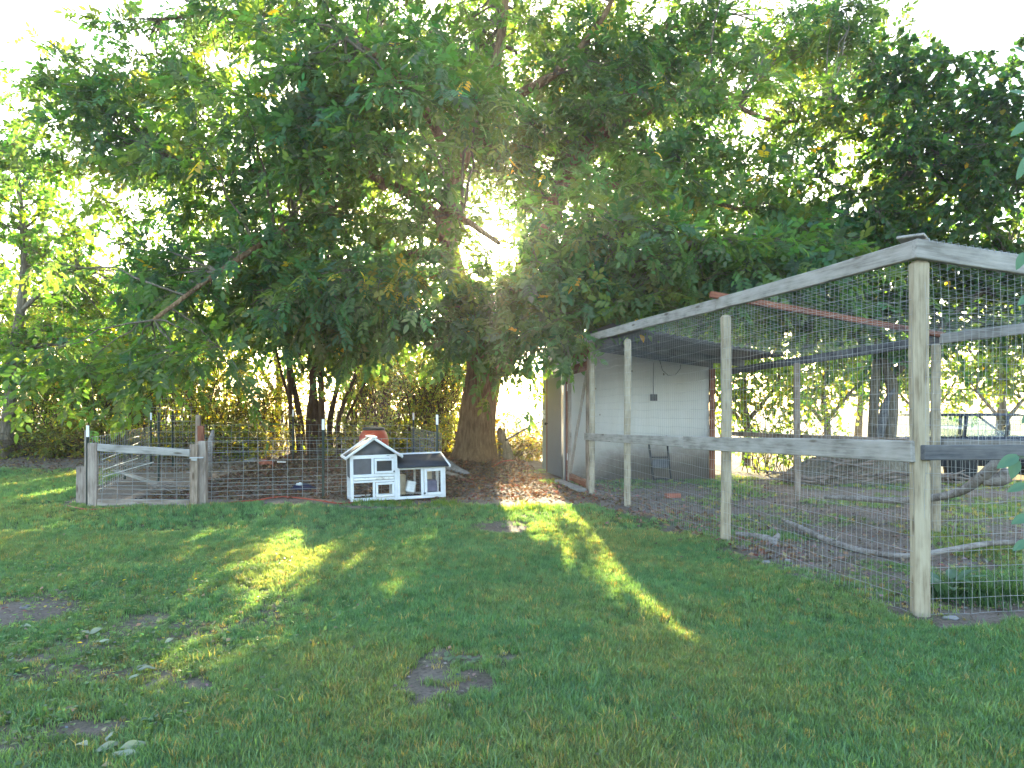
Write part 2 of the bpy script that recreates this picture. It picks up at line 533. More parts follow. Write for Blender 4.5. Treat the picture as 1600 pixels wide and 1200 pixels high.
bump(n, l, b, ad.outputs[0], .7, .02)
tag(link('ground', me, m), kind='structure')

# ------------------------------------------------------------------ grass: tufts placed by geometry nodes
def tuft(name, nb, h, spread, seed, wid=.0042):
    r = np.random.default_rng(seed)
    g = Geo()
    for i in range(nb):
        a = r.random() * 6.28; rad = spread * math.sqrt(r.random())
        p = np.array([rad * math.cos(a), rad * math.sin(a), -.004])
        az = r.random() * 6.28; lean = .15 + .75 * r.random() ** 1.2
        d = np.array([math.cos(az), math.sin(az), 0]); s = np.array([-d[1], d[0], 0])
        hh = h * (.55 + .6 * r.random()); w = wid * (.7 + .6 * r.random())
        p1 = p + d * hh * lean * .25 + np.array([0, 0, hh * .5])
        p2 = p + d * hh * lean * .9 + np.array([0, 0, hh * (.95 - .25 * lean)])
        g.add([p - s * w * .5, p + s * w * .5, p1 + s * w * .5, p1 - s * w * .5, p2], [[[0, 1, 2, 3]], [[3, 2, 4]]])
    me = np_mesh(name, np.concatenate(g.V), [np.concatenate(v) for v in g.F.values()])
    me.materials.append(M['blade'])
    return bpy.data.objects.new(name, me)

def scatter_grass(name, label, pts, scale, pick, tint, tufts, cat='grass'):
    n_ = len(pts)
    me = bpy.data.meshes.new(name)
    me.vertices.add(n_); me.vertices.foreach_set('co', np.asarray(pts, np.float32).ravel())
    rot = np.zeros((n_, 3), np.float32); rot[:, 2] = RNG.random(n_) * 6.28; rot[:, 0] = RNG.normal(0, .12, n_); rot[:, 1] = RNG.normal(0, .12, n_)
    me.attributes.new('rot', 'FLOAT_VECTOR', 'POINT').data.foreach_set('vector', rot.ravel())
    me.attributes.new('scl', 'FLOAT', 'POINT').data.foreach_set('value', np.asarray(scale, np.float32))
    me.attributes.new('pick', 'INT', 'POINT').data.foreach_set('value', np.asarray(pick, np.int32))
    c = np.ones((n_, 4), np.float32); c[:, :3] = tint
    me.attributes.new('tint', 'FLOAT_COLOR', 'POINT').data.foreach_set('color', c.ravel())
    me.materials.append(M['blade'])
    o = bpy.data.objects.new(name, me); COL.objects.link(o)
    ng = bpy.data.node_groups.new(name, 'GeometryNodeTree')
    ng.interface.new_socket(name='Geometry', in_out='INPUT', socket_type='NodeSocketGeometry')
    ng.interface.new_socket(name='Geometry', in_out='OUTPUT', socket_type='NodeSocketGeometry')
    N = ng.nodes; L = ng.links
    gi = N.new('NodeGroupInput'); go = N.new('NodeGroupOutput')
    jn = N.new('GeometryNodeJoinGeometry')
    for tf in reversed(tufts):
        oi = N.new('GeometryNodeObjectInfo'); oi.inputs['Object'].default_value = tf; oi.inputs['As Instance'].default_value = True
        L.new(oi.outputs['Geometry'], jn.inputs[0])
    ip = N.new('GeometryNodeInstanceOnPoints'); ip.inputs['Pick Instance'].default_value = True
    def attr(nm, ty):
        a = N.new('GeometryNodeInputNamedAttribute'); a.data_type = ty; a.inputs['Name'].default_value = nm
        return a.outputs['Attribute']
    er = N.new('FunctionNodeEulerToRotation'); L.new(attr('rot', 'FLOAT_VECTOR'), er.inputs[0])
    L.new(gi.outputs[0], ip.inputs['Points']); L.new(jn.outputs[0], ip.inputs['Instance'])
    L.new(attr('pick', 'INT'), ip.inputs['Instance Index']); L.new(er.outputs[0], ip.inputs['Rotation'])
    L.new(attr('scl', 'FLOAT'), ip.inputs['Scale']); L.new(ip.outputs[0], go.inputs[0])
    md = o.modifiers.new('scatter', 'NODES'); md.node_group = ng
    return tag(o, label, cat, kind='stuff')

TUFTS = [tuft('tuft', 16, .055, .035, s) for s in range(4)] + [tuft('tuft', 12, .085, .03, 9), tuft('tuft', 14, .07, .05, 10, .006)]

def wedge(n_, y0, y1, xm0=-1e9, xm1=1e9, side=.80):
    y = np.sqrt(RNG.random(n_) * (y1 ** 2 - y0 ** 2) + y0 ** 2)
    x = (RNG.random(n_) * 2 - 1) * side * y
    k = (x > xm0) & (x < xm1)
    return x[k], y[k]
gx, gy = [], []
for n_, a, c in ((46000, 2.1, 4.2), (56000, 4.2, 7.5), (52000, 7.5, 16)):
    x, y = wedge(n_, a, c); gx.append(x); gy.append(y)
gx = np.concatenate(gx); gy = np.concatenate(gy)
g = grassiness(gx, gy)
keep = RNG.random(len(gx)) < g ** 1.3 * 1.02 - .01
gx, gy, g = gx[keep], gy[keep], g[keep]
hn = fbm(gx * 1.4 + 3, gy * 1.4 + 8)
scl = (.5 + .6 * hn) * (.75 + .5 * RNG.random(len(gx))) * (.6 + .4 * g) * (1 + .35 * sstep(5, 10, gy))
yel = np.clip((fbm(gx * 1.1 + 30, gy * 1.1 + 12) - .40) * 2.6, 0, 1) * .75
front = sstep(4.4, 2.6, gy) * .28
yel = np.clip(yel + front * fbm(gx * 4, gy * 4) + (1 - g) * .5 + RNG.normal(0, .10, len(gx)), 0, 1)
c0 = np.array([.078, .168, .090]); c1 = np.array([.136, .186, .084]); c2 = np.array([.24, .2, .09])
tn = c0 + (c1 - c0) * yel[:, None]
dry = RNG.random(len(gx)) < (.05 + .14 * yel)
tn[dry] = c2 * (.7 + .5 * RNG.random((dry.sum(), 1)))
tn *= (.55 + .85 * RNG.random((len(gx), 1)))
pk = RNG.integers(0, 4, len(gx)); pk = np.where(RNG.random(len(gx)) < .07, 4, pk); pk = np.where((g < .6) & (RNG.random(len(gx)) < .4), 5, pk)
scatter_grass('lawn_grass', 'short green lawn grass with worn and yellowish patches in front of the pen',
              np.stack([gx, gy, gz(gx, gy)], -1), scl, pk, tn, TUFTS)

# ------------------------------------------------------------------ where the low sun must come through the leaves
RAYS = [(435, 885, .26), (458, 862, .22), (400, 930, .16), (490, 854, .12), (245, 888, .09), (300, 925, .06), (560, 880, .03), (365, 960, .11), (330, 995, .08), (285, 945, .05),
        (893, 806, .09), (955, 890, .05), (1000, 955, .18), (1025, 995, .13), (1010, 975, .14), (925, 930, .04), (820, 830, .04), (632, 855, .03),
        (60, 775, .12), (20, 835, .08), (110, 745, .1), (570, 772, .05), (700, 772, .04), (830, 788, .06), (300, 850, .05), (20, 760, .1),
        (1050, 1090, .04), (1120, 1040, .03)]
SR = np.array(SUN)
RG = np.array([tuple(GP(a, b_)) for a, b_, c in RAYS]); RR = np.array([c for a, b_, c in RAYS])
# targets that are not on the ground: hutch ridge, trunk's left side, rail knot, tree foot
EXTRA = [(P(575, 688, 10.0), .07), (P(720, 700, 15.3), .12), (P(840, 760, 12), .1), (P(1115, 684, 7.2), .04)]
RG = np.vstack([RG] + [np.array(tuple(p))[None] for p, r_ in EXTRA]); RR = np.concatenate([RR, [r_ for p, r_ in EXTRA]])
EYEV = np.array([0, 0, EYE])
def open_ways(p):
    """True where foliage may stand (keeps the sun's openings free)"""
    p = np.asarray(p, float)
    keep = ~((p[:, 0] > LX(p[:, 1]) - .08) & (p[:, 0] < 5.0) & (p[:, 1] > 4.4) & (p[:, 1] < 15.4) & (p[:, 2] < np.where(p[:, 1] > 9.8, 2.72, 2.45)) & (p[:, 0] < 3.95 + .3 * np.clip(9 - p[:, 1], 0, 3)))
    wob = (fbm(p[:, 0] * 2.1 + p[:, 1], p[:, 2] * 2.1 + 7, 3) - .5)
    for g0, r0 in zip(RG, RR):
        d = p - g0; t = d @ SR
        q = np.linalg.norm(d - t[:, None] * SR, axis=1)
        keep &= ~((t > 0) & (q < r0 * (1.1 + 1.0 * wob) + .05))
    d = p - EYEV; t = d @ SR
    q = np.linalg.norm(d - t[:, None] * SR, axis=1)
    keep &= ~((t > 0) & (q < t * (.026 + .03 * wob)))
    return keep

# ------------------------------------------------------------------ foliage builders
def basis(d, up):
    d = d / (np.linalg.norm(d, axis=1, keepdims=True) + 1e-9)
    s = np.cross(d, up); s /= np.linalg.norm(s, axis=1, keepdims=True) + 1e-9
    u = np.cross(s, d)
    return np.stack([d, s, u], axis=2)      # columns

def leaf_t(L, W, bend=.12):
    V = np.array([[0, 0, 0], [.3 * L, .5 * W, .1 * W], [.68 * L, .42 * W, .06 * W - bend * L * .3], [L, 0, -bend * L],
                  [.68 * L, -.42 * W, .06 * W - bend * L * .3], [.3 * L, -.5 * W, .1 * W]])
    return V, np.array([[0, 1, 2, 3], [0, 3, 4, 5]])
def diamond_t(L, W):
    return np.array([[0, 0, 0], [.45 * L, .5 * W, .12 * W], [L, 0, -.1 * L], [.45 * L, -.5 * W, .12 * W]]), np.array([[0, 1, 2], [0, 2, 3]])

def compound_t(n_pairs=3, L=.125, W=.055, R=.27):
    Vs, Fs, c = [], [], 0
    specs = [(R, 0, 1.12)]
    for i in range(n_pairs):
        t = R * (.35 + .6 * i / n_pairs)
        for s in (-1, 1): specs.append((t, s, .78 + .1 * i))
    for t, s, k in specs:
        V, Fq = leaf_t(L * k, W * k)
        a = s * math.radians(58)
        Rm = np.array([[math.cos(a), -math.sin(a), 0], [math.sin(a), math.cos(a), 0], [0, 0, 1]])
        V = V @ Rm.T
        V[:, 2] -= np.abs(V[:, 1]) * .25
        V[:, 0] += t; V[:, 2] -= .35 * (t / R) ** 2 * R * .6
        Vs.append(V); Fs.append(Fq + c); c += len(V)
    return np.concatenate(Vs), np.concatenate(Fs)

def place(template, pos, d, up, scale, tint, gap=True):
    V, Fq = template
    if gap:
        k = open_ways(pos); pos, d, up, scale, tint = pos[k], d[k], up[k], scale[k], tint[k]
    B = basis(d, up)
    W = np.einsum('nij,vj->nvi', B, V) * scale[:, None, None] + pos[:, None, :]
    n_, nv = len(pos), len(V)
    Fa = (Fq[None] + (np.arange(n_) * nv)[:, None, None]).reshape(-1, Fq.shape[1])
    return W.reshape(-1, 3), Fa, np.repeat(tint, nv, axis=0)

def leaf_tints(n_, base, var=.3, yellow=.02):
    t = np.array(base)[None] * (1 + var * (RNG.random((n_, 1)) * 2 - 1))
    t = t * (1 + .12 * RNG.normal(size=(n_, 3)))
    y = RNG.random(n_) < yellow
    t[y] = np.array([.30, .24, .03]) * (.7 + .6 * RNG.random((y.sum(), 1)))
    return np.clip(t, .004, .9)

def clump_points(ells):
    """ells: (px, py, Y, rx, ry, rz, n) -> clump centres (world)"""
    out = []
    for px, py, Y0, rx, ry, rz, n_ in ells:
        u = RNG.normal(size=(n_, 3)); u /= np.linalg.norm(u, axis=1, keepdims=True)
        u *= (RNG.random((n_, 1)) ** .45)
        c = np.array(tuple(P(px, py, Y0)))
        out.append(c + u * np.array([rx, ry, rz]))
    return np.concatenate(out)

def attach(centres, limbs, g, r0=.02, sag=.0, sides=4, tintless=True):
    """connect every clump centre to the nearest limb node with a curved branch"""
    nodes = np.concatenate(limbs)
    Pt, Rr = [], []
    for c in centres:
        d = np.linalg.norm(nodes[:, :3] - c, axis=1) + .35 * np.clip(nodes[:, 2] - c[2], 0, 9)
        a = nodes[np.argmin(d)]
        t = np.linspace(0, 1, 7)[:, None]
        L = np.linalg.norm(c - a[:3])
        mid = (a[:3] + c) / 2 + np.array([RNG.normal(0, .08 * L), RNG.normal(0, .08 * L), .12 * L + sag])
        p = (1 - t) ** 2 * a[:3] + 2 * t * (1 - t) * mid + t * t * c
        p[1:-1] += RNG.normal(0, .02 * L, (5, 3))
        rr = min(a[3] * .6, .012 + .012 * L)
        Pt.append(p); Rr.append(np.linspace(rr, .006, 7))
    if Pt:
        Pt = np.array(Pt); Rr = np.array(Rr)
        ok = open_ways(Pt.reshape(-1, 3)).reshape(len(Pt), -1).all(axis=1)
        V, q = tubes(Pt[ok], Rr[ok], sides); g.add(V, [q])

def sprays(centres, per, length, leaves, template, base, g_twig, size=(.8, 1.25), droop=.35, var=.3, yellow=.02, flat=.55, out_from=None):
    """leafy twigs radiating from clump centres"""
    n_ = len(centres) * per
    c = np.repeat(centres, per, axis=0)
    d = RNG.normal(size=(n_, 3)); d[:, 2] = d[:, 2] * flat + .05
    if out_from is not None:
        o = c - np.array(out_from); o /= np.linalg.norm(o, axis=1, keepdims=True) + 1e-9
        d = d / np.linalg.norm(d, axis=1, keepdims=True) + .55 * o
    d /= np.linalg.norm(d, axis=1, keepdims=True)
    L = length * (.6 + .7 * RNG.random(n_))
    t = np.linspace(0, 1, 4)
    pts = c[:, None, :] + d[:, None, :] * (L[:, None] * t[None])[:, :, None]
    pts[:, :, 2] -= droop * (L[:, None] * t[None] ** 2)
    k = open_ways(pts[:, -1])
    if g_twig is not None and k.any():
        V, q = tubes(pts[k], np.repeat(np.array([[.006, .005, .004, .002]]), k.sum(), axis=0), 3); g_twig.add(V, [q])
    m_ = n_ * leaves
    s = (RNG.random(m_) ** .75) * 1.05
    ti = np.repeat(np.arange(n_), leaves)
    pos = c[ti] + d[ti] * (L[ti] * s)[:, None]; pos[:, 2] -= droop * L[ti] * s ** 2
    tang = d[ti].copy(); tang[:, 2] -= 2 * droop * s
    side = RNG.normal(size=(m_, 3))
    ld = tang * .6 + side * .55; ld[:, 2] -= .15
    up = np.tile([0, 0, 1.], (m_, 1)) + RNG.normal(0, .45, (m_, 3))
    sc = size[0] + (size[1] - size[0]) * RNG.random(m_)
    ctint = np.repeat(.8 + .4 * RNG.random(len(centres)), per)[ti][:, None]
    hue = np.repeat(RNG.random((len(centres), 1)), per, axis=0)[ti]
    tint = leaf_tints(m_, base, var, yellow) * ctint * np.concatenate([1.25 - .45 * hue, 1 + 0 * hue, .65 + .75 * hue], 1)
    return place(template, pos, ld, up, sc, tint)

def limb(rows, m_=14):
    """rows of (px,py,Y,r) -> (m,4) world nodes"""
    return spline([(*P(a, b_, c), r_) for a, b_, c, r_ in rows], m_)

def trunk_tube(g, nodes, sides=12, rough=.06):
    p = nodes[:, :3]; r_ = nodes[:, 3]
    V, q = tubes(p[None], r_[None], sides)
    cen = np.repeat(p, sides, axis=0)
    dirs = V - cen
    a = np.arctan2(dirs[:, 1], dirs[:, 0])
    V = cen + dirs * (1 + rough * 2 * (fbm(a * 2.5 + 20, V[:, 2] * 1.5, 3) - .5))[:, None]
    g.add(V, [q, caps(1, len(p), sides)])

# ------------------------------------------------------------------ the big tree
TB = P(742, 722, 15.6)
big = thing('walnut_tree', 'big spreading tree with thick furrowed trunk, backlit by the low sun', 'tree', (TB.x, TB.y, .13))
# trunk as one fine surface with flare, lobes and furrows
prof = spline([(*P(741, 738, 15.6), .72), (*P(742, 722, 15.6), .56), (*P(743, 700, 15.6), .455), (*P(744, 670, 15.6), .41),
               (*P(749, 630, 15.6), .385), (*P(755, 595, 15.6), .385), (*P(760, 565, 15.6), .42), (*P(762, 545, 15.6), .44), (*P(750, 520, 15.6), .36), (*P(738, 497, 15.6), .25)], 110)
sides = 110
V, q = tubes(prof[None, :, :3], prof[None, :, 3], sides)
cen = np.repeat(prof[:, :3], sides, axis=0); dr = V - cen
th = np.arctan2(dr[:, 1], dr[:, 0]); hz = V[:, 2] - .1
lobe = .12 * np.exp(-np.clip(hz, 0, 9) / .35) * np.cos(th * 5 + 1.2 + .6 * np.sin(th * 2))
fur = fbm(th * 9 + 1.5 * fbm(th * 2, hz * 1.2, 2), hz * 2.2, 3) - .5
fur2 = fbm(th * 22, hz * 5, 2) - .5
V = cen + dr * (1 + lobe + .10 * fur + .05 * fur2)[:, None]
# the seam at +-pi: noise of th is not periodic; hide by blending on the far side
trunk = wmesh('trunk', V, [q], M['bark'], big, smooth=True)
LIMBS = [
    limb([(752, 545, 15.6, .34), (728, 490, 15.5, .27), (712, 430, 15.4, .22), (703, 385, 15.3, .19), (694, 348, 15.2, .17), (712, 285, 15.2, .16), (742, 185, 15.2, .14), (774, 105, 15.3, .11), (790, 0, 15.5, .08), (800, -120, 15.8, .04)], 34),
    limb([(772, 560, 15.6, .30), (800, 490, 15.7, .27), (826, 410, 15.9, .24), (862, 330, 16.1, .21), (912, 236, 16.4, .17), (955, 180, 16.6, .13), (1010, 100, 17, .1), (1060, 0, 17.4, .07), (1090, -90, 17.6, .04)], 34),
    limb([(780, 580, 15.6, .22), (809, 545, 15.3, .15), (842, 526, 14.9, .12), (885, 512, 14.4, .09), (950, 470, 13.6, .06), (1040, 420, 12.8, .04)], 16),
    limb([(706, 405, 15.3, .15), (670, 399, 15.0, .12), (635, 398, 14.6, .10), (595, 412, 14.0, .08), (545, 440, 13.3, .06), (470, 455, 12.6, .04)], 16),
    limb([(704, 430, 15.4, .13), (665, 430, 15.6, .09), (610, 452, 15.8, .06), (540, 470, 16, .04)], 12),
    limb([(698, 352, 15.2, .15), (660, 318, 15.2, .11), (610, 288, 14.8, .09), (540, 262, 14.4, .08), (440, 270, 14, .06), (330, 265, 13.6, .045), (240, 235, 13.2, .03)], 20),
    limb([(745, 180, 15.2, .12), (812, 146, 15.1, .10), (875, 108, 15.0, .09), (942, 28, 15.2, .06), (980, -60, 15.3, .04)], 14),
    limb([(880, 300, 16.1, .11), (960, 290, 15.6, .08), (1060, 300, 15, .06), (1160, 330, 14.2, .04)], 12),
    limb([(912, 236, 16.3, .1), (1000, 180, 15.6, .08), (1100, 150, 15, .06), (1210, 190, 14.4, .045), (1290, 180, 14, .03)], 14),
    limb([(715, 280, 15.2, .12), (680, 200, 14.0, .1), (640, 140, 12.8, .08), (590, 90, 11.6, .06), (540, 60, 10.8, .04)], 14),
    limb([(742, 185, 15.2, .11), (650, 90, 15.0, .09), (520, 40, 14.6, .07), (380, 20, 14.0, .05), (250, 30, 13.4, .03)], 16),
    limb([(700, 345, 15.2, .1), (690, 330, 13.8, .08), (720, 340, 12.4, .06), (780, 380, 11.4, .04)], 10),
    limb([(830, 400, 15.9, .12), (900, 380, 14.4, .09), (980, 370, 12.8, .06), (1080, 380, 11.4, .04)], 12),
    limb([(610, 288, 14.8, .07), (480, 340, 13.2, .06), (350, 420, 11.8, .045), (240, 500, 10.8, .03)], 14),
]
gl_ = Geo()
for i, L_ in enumerate(LIMBS):
    if i < 2: sides_ = 16
    else: sides_ = 9
    g1 = Geo(); trunk_tube(g1, L_, sides_)
    g1.out('limb', M['bark'], big, smooth=True)
WAL = compound_t(3, .135, .06, .27)
ELL = [
    (700, 150, 14.9, 4.2, 2.4, 2.6, 56),
    (560, 130, 11.6, 2.3, 1.3, 1.9, 44),
    (430, 270, 13.2, 2.7, 1.8, 2.0, 38),
    (430, 450, 13.2, 2.8, 1.8, .95, 38),
    (600, 500, 14.2, 1.7, 1.4, .55, 24),
    (210, 240, 13.8, 1.5, 1.2, 1.5, 15),
    (340, 60, 13.8, 1.6, 1.2, 1.1, 20),
    (140, 560, 11.0, 1.0, .8, .5, 3),
    (270, 560, 11.2, 1.2, .8, .35, 5),
    (130, 430, 12.4, 1.2, .8, .9, 2),
    (1040, 400, 12.2, 2.6, 1.3, .95, 60),
    (1190, 410, 11.8, 1.3, 1.0, .5, 18),
    (1120, 240, 14.4, 2.2, 1.5, 1.7, 34),
    (1060, 60, 15.8, 3.0, 1.8, 1.4, 34),
    (900, 330, 13.6, 2.0, 1.2, 1.2, 12),
    (780, 485, 13.4, .75, .6, .5, 15), (750, 420, 13.6, .9, .6, .6, 7), (838, 530, 14.6, .35, .3, .25, 6), (896, 496, 11.8, .45, .4, .12, 6), (965, 486, 11.6, .6, .4, .12, 6),
    (700, 330, 13.2, 1.2, .8, .9, 4),
    (872, 522, 11.6, .22, .2, .08, 2),
    (620, 430, 12.2, 1.2, .9, .35, 8),
    (760, -160, 15.6, 6.0, 4.5, 2.2, 60),
    (740, -420, 16, 4.0, 3.5, 2.0, 24),
    (760, 130, 17.6, 3.8, 1.0, 2.8, 64), (560, 280, 17.0, 2.4, .8, 1.5, 28), (300, 190, 15.8, 1.9, .8, 1.4, 18), (860, 330, 17.4, 1.4, .7, 1.0, 12),
    (830, 230, 16.8, 2.0, 1.2, 1.6, 26),
    (960, 150, 17.6, 3.0, 1.2, 2.0, 40),
    (1200, 90, 16.6, 2.2, 1.2, 1.3, 20),
    (1000, 300, 17.0, 2.2, 1.0, 1.2, 26),
    (640, 400, 16.6, 2.4, .8, 1.0, 26),
    (300, 360, 14.6, 1.8, 1.2, 1.0, 9),
    (120, 110, 14.2, 1.0, .8, .5, 5), (60, 230, 14.2, .8, .8, .6, 4), (1330, 60, 15.6, 1.2, .8, .8, 9), (1300, 180, 14.4, 1.0, .8, .7, 8),
    (180, 160, 14.2, 1.4, 1.0, .8, 9),
    (500, 380, 15.4, 2.0, 1.0, 1.0, 18),
    (880, 450, 14.6, 1.4, .9, .6, 14),
    (1240, 330, 13.4, 1.2, .8, .9, 14),
]
CEN = clump_points(ELL)
kk = open_ways(CEN); CEN = CEN[kk]
gt = Geo(); attach(CEN, LIMBS, gt, sides=4)
V, q, tn = sprays(CEN, 7, .95, 6, WAL, (.050, .104, .044), gt, yellow=.006, out_from=tuple(P(760, 450, 15.6)))
tag(wmesh('foliage', V, [q], M['leaf'], big, tint=tn), kind='stuff')
tag(gt.out('branches', M['bark2'], big), kind='stuff')
# the yellow-green sprays below the left limb
YC = np.array([tuple(P(a, b_, 11.5)) for a, b_ in ((595, 435), (620, 425), (640, 418))])
gy_ = Geo()
V, q, tn = sprays(YC, 4, .4, 5, WAL, (.12, .13, .02), gy_, size=(.7, .9), yellow=.2)
o = wmesh('yellowing_foliage', V, [q], M['leaf'], big, tint=tn); tag(o, 'yellow green leaves turning early', kind='stuff')
tag(gy_.out('twigs', M['bark2'], big), kind='stuff')

# ------------------------------------------------------------------ generic trees
def tree(name, label, loc, limbs, ells, template, base, per, length, leaves, mat=None, group=None, size=(.8, 1.25), yellow=.01,
         barkm='bark2', trunks=1, cat='tree', flat=.7, droop=.3, lim=None):
    t = thing(name, label, cat, loc, 0, group)
    for i, L_ in enumerate(limbs):
        g1 = Geo(); trunk_tube(g1, L_, 10)
        g1.out('trunk' if i < trunks else 'limb', M[barkm], t, smooth=True)
    C_ = clump_points(ells); C_ = C_[open_ways(C_)]
    if lim: C_ = C_[lim(C_)]
    gg = Geo(); attach(C_, limbs, gg, sides=3)
    V, q, tn = sprays(C_, per, length, leaves, template, base, gg, size=size, yellow=yellow, flat=flat, droop=droop)
    tag(wmesh('foliage', V, [q], mat or M['leaf_b'], t, tint=tn), kind='stuff')
    tag(gg.out('branches', M[barkm], t), kind='stuff')
    return t

SIMPLE = leaf_t(.11, .075)
SMALL = diamond_t(.075, .055)
MED = diamond_t(.10, .075)
# right tree behind the pen, with two trunks
tree('broadleaf_tree', 'leafy twin-trunked tree behind the wire pen', (*P(1378, 735, 13.6)[:2], -.15),
     [limb([(1366, 762, 13.6, .13), (1364, 690, 13.6, .10), (1368, 590, 13.7, .09), (1380, 480, 13.6, .08), (1400, 330, 13.2, .06), (1430, 160, 12.8, .03)], 20),
      limb([(1388, 762, 13.6, .15), (1390, 690, 13.6, .12), (1392, 590, 13.6, .11), (1345, 420, 13.2, .09), (1370, 330, 13.0, .07), (1450, 240, 12.6, .05), (1520, 170, 12.4, .03)], 20),
      limb([(1368, 560, 13.7, .07), (1300, 480, 13.2, .06), (1240, 430, 12.8, .04)], 10),
      limb([(1392, 590, 13.6, .08), (1480, 500, 12.8, .06), (1580, 420, 12.2, .04)], 10)],
     [(1440, 220, 12.6, 1.6, 1.2, 1.25, 44), (1540, 280, 12.2, 1.4, 1.2, 1.3, 36), (1400, 130, 12.6, .7, .5, .6, 8), (1580, 160, 12, .7, .5, .6, 9), (1480, 120, 12.4, .8, .5, .4, 6), (1330, 330, 13.0, 1.0, .9, .9, 16), (1500, 430, 12.8, 2.2, 1.1, .95, 60),
      (1290, 470, 13.4, 1.7, .9, .7, 50), (1600, 520, 12.8, 1.2, .9, .6, 12), (1430, 560, 13.4, .9, .7, .3, 5)],
     SIMPLE, (.040, .088, .036), 7, .7, 26, mat=M['leaf'], trunks=2)
# left edge tree, leaning, bright backlit
tree('maple_tree', 'slender leaning tree with bright backlit leaves at the left edge', (*P(8, 715, 16.5)[:2], .2),
     [limb([(5, 722, 16.5, .16), (14, 640, 16.5, .13), (20, 560, 16.4, .12), (33, 480, 16.3, .10), (38, 400, 16.2, .08), (30, 300, 16, .05), (20, 200, 16, .02)], 20),
      limb([(30, 490, 16.3, .06), (70, 450, 16.2, .05), (120, 420, 16, .03)], 8),
      limb([(20, 560, 16.4, .07), (-40, 480, 16, .05), (-80, 380, 16, .03)], 8)],
     [(60, 380, 16.4, 2.2, 1.2, 1.6, 60), (30, 250, 16.2, 1.5, 1.1, 1.0, 26), (150, 480, 16.8, 1.9, 1.1, 1.2, 44), (40, 560, 16.6, 1.5, 1.0, .8, 24)],
     SIMPLE, (.06, .11, .025), 6, .6, 16, trunks=1)

# ------------------------------------------------------------------ thicket along the back
def shrub(name, label, px, Y0, w, h, n_stem, ncl, base, group, leaves=34, tall=1.0, stem=.012, lm=SMALL, mat=None, bare=.2, leaf_len=.55):
    """many canes from one base with clumps of small leaves"""
    c = P(px, 700, Y0); zb = float(gz(c.x, c.y)) - .03
    t = thing(name, label, 'shrub', (c.x, c.y, zb), 0, group)
    k = 7
    bx = c.x + RNG.normal(0, .28 * w, n_stem); by = c.y + RNG.normal(0, .3, n_stem)
    hh = h * (.45 + .6 * RNG.random(n_stem)) * tall
    ldx = (bx - c.x) * .5 + RNG.normal(0, .55 * w, n_stem); ldy = RNG.normal(0, .5, n_stem)
    tt = np.linspace(0, 1, k)
    arch = RNG.random(n_stem) * 1.3
    Pz = zb + hh[:, None] * (tt[None] * (1 + arch[:, None]) - arch[:, None] * tt[None] ** 2.2)
    Px = bx[:, None] + ldx[:, None] * tt[None] ** 1.6 + RNG.normal(0, .035, (n_stem, k)) * h
    Py = by[:, None] + ldy[:, None] * tt[None] ** 1.6
    pts = np.stack([Px, Py, Pz], -1)
    ok = open_ways(pts.reshape(-1, 3)).reshape(n_stem, k).all(axis=1); pts = pts[ok]; n_stem = len(pts)
    R_ = stem * (.5 + RNG.random((n_stem, 1))) * np.linspace(1, .3, k)[None]
    V, q = tubes(pts, R_, 4)
    # side twigs
    m_ = n_stem * 5
    si = RNG.integers(0, n_stem, m_); sj = RNG.integers(2, k, m_)
    o_ = pts[si, sj]; d_ = RNG.normal(0, .4, (m_, 3)); d_[:, 2] = d_[:, 2] * .6 + .1
    q4 = np.linspace(0, 1, 4)[None, :, None]
    tp = o_[:, None] + d_[:, None] * q4; tp[:, :, 2] -= (q4[:, :, 0] ** 2) * .12; tp = tp[open_ways(tp[:, -1])]; m_ = len(tp)
    V2, q2 = tubes(tp, np.repeat(np.array([[.005, .004, .003, .002]]), m_, 0), 3)
    gs = Geo(); gs.add(V, [q]); gs.add(V2, [q2])
    tag(gs.out('canes', M['cane'], t), kind='stuff')
    ncl = int(ncl * (1.6 if group is None else 2.7))
    # clumps ride on the canes
    ci = RNG.integers(0, n_stem, ncl); cj = np.clip((k * (bare + (1 - bare) * RNG.random(ncl) ** .8)).astype(int), 0, k - 1)
    C_ = pts[ci, cj] + RNG.normal(0, .18, (ncl, 3))
    V, q, tn = sprays(C_, 4, leaf_len, leaves // 4 + 1, lm, base, None, size=(.7, 1.3), yellow=.05, flat=.8, droop=.25, var=.4)
    tag(wmesh('foliage', V, [q], mat or M['leaf_b'], t, tint=tn), kind='stuff')
    return t

GRP = 'thicket shrubs behind the fenced plot'
YG = (.085, .135, .028)
shrub('thicket_shrub', 'yellow green bramble bush at the left edge beyond the lawn', 40, 17.6, 1.5, 2.2, 60, 60, YG, GRP)
shrub('thicket_shrub', 'bright backlit bush just left of the timber gate', 150, 18.0, 1.4, 2.6, 70, 70, YG, GRP)
shrub('thicket_shrub', 'bright backlit bush seen above the timber gate', 245, 18.4, 1.5, 3.0, 70, 75, YG, GRP, bare=.2)
shrub('thicket_shrub', 'thin reddish-stemmed bush just right of the gate posts', 345, 18.2, 1.3, 2.4, 80, 46, (.11, .11, .022), GRP)
shrub('thicket_shrub', 'bare-caned bush left of the many-stemmed tree', 415, 18.8, 1.2, 2.4, 90, 34, (.10, .11, .025), GRP)
shrub('thicket_shrub', 'tangled bush behind the red barrel', 580, 18.6, 1.5, 2.7, 110, 60, (.085, .11, .025), GRP)
shrub('thicket_shrub', 'dense brown-stemmed bush left of the thick trunk', 675, 18.2, 1.2, 3.3, 110, 64, (.09, .11, .025), GRP)
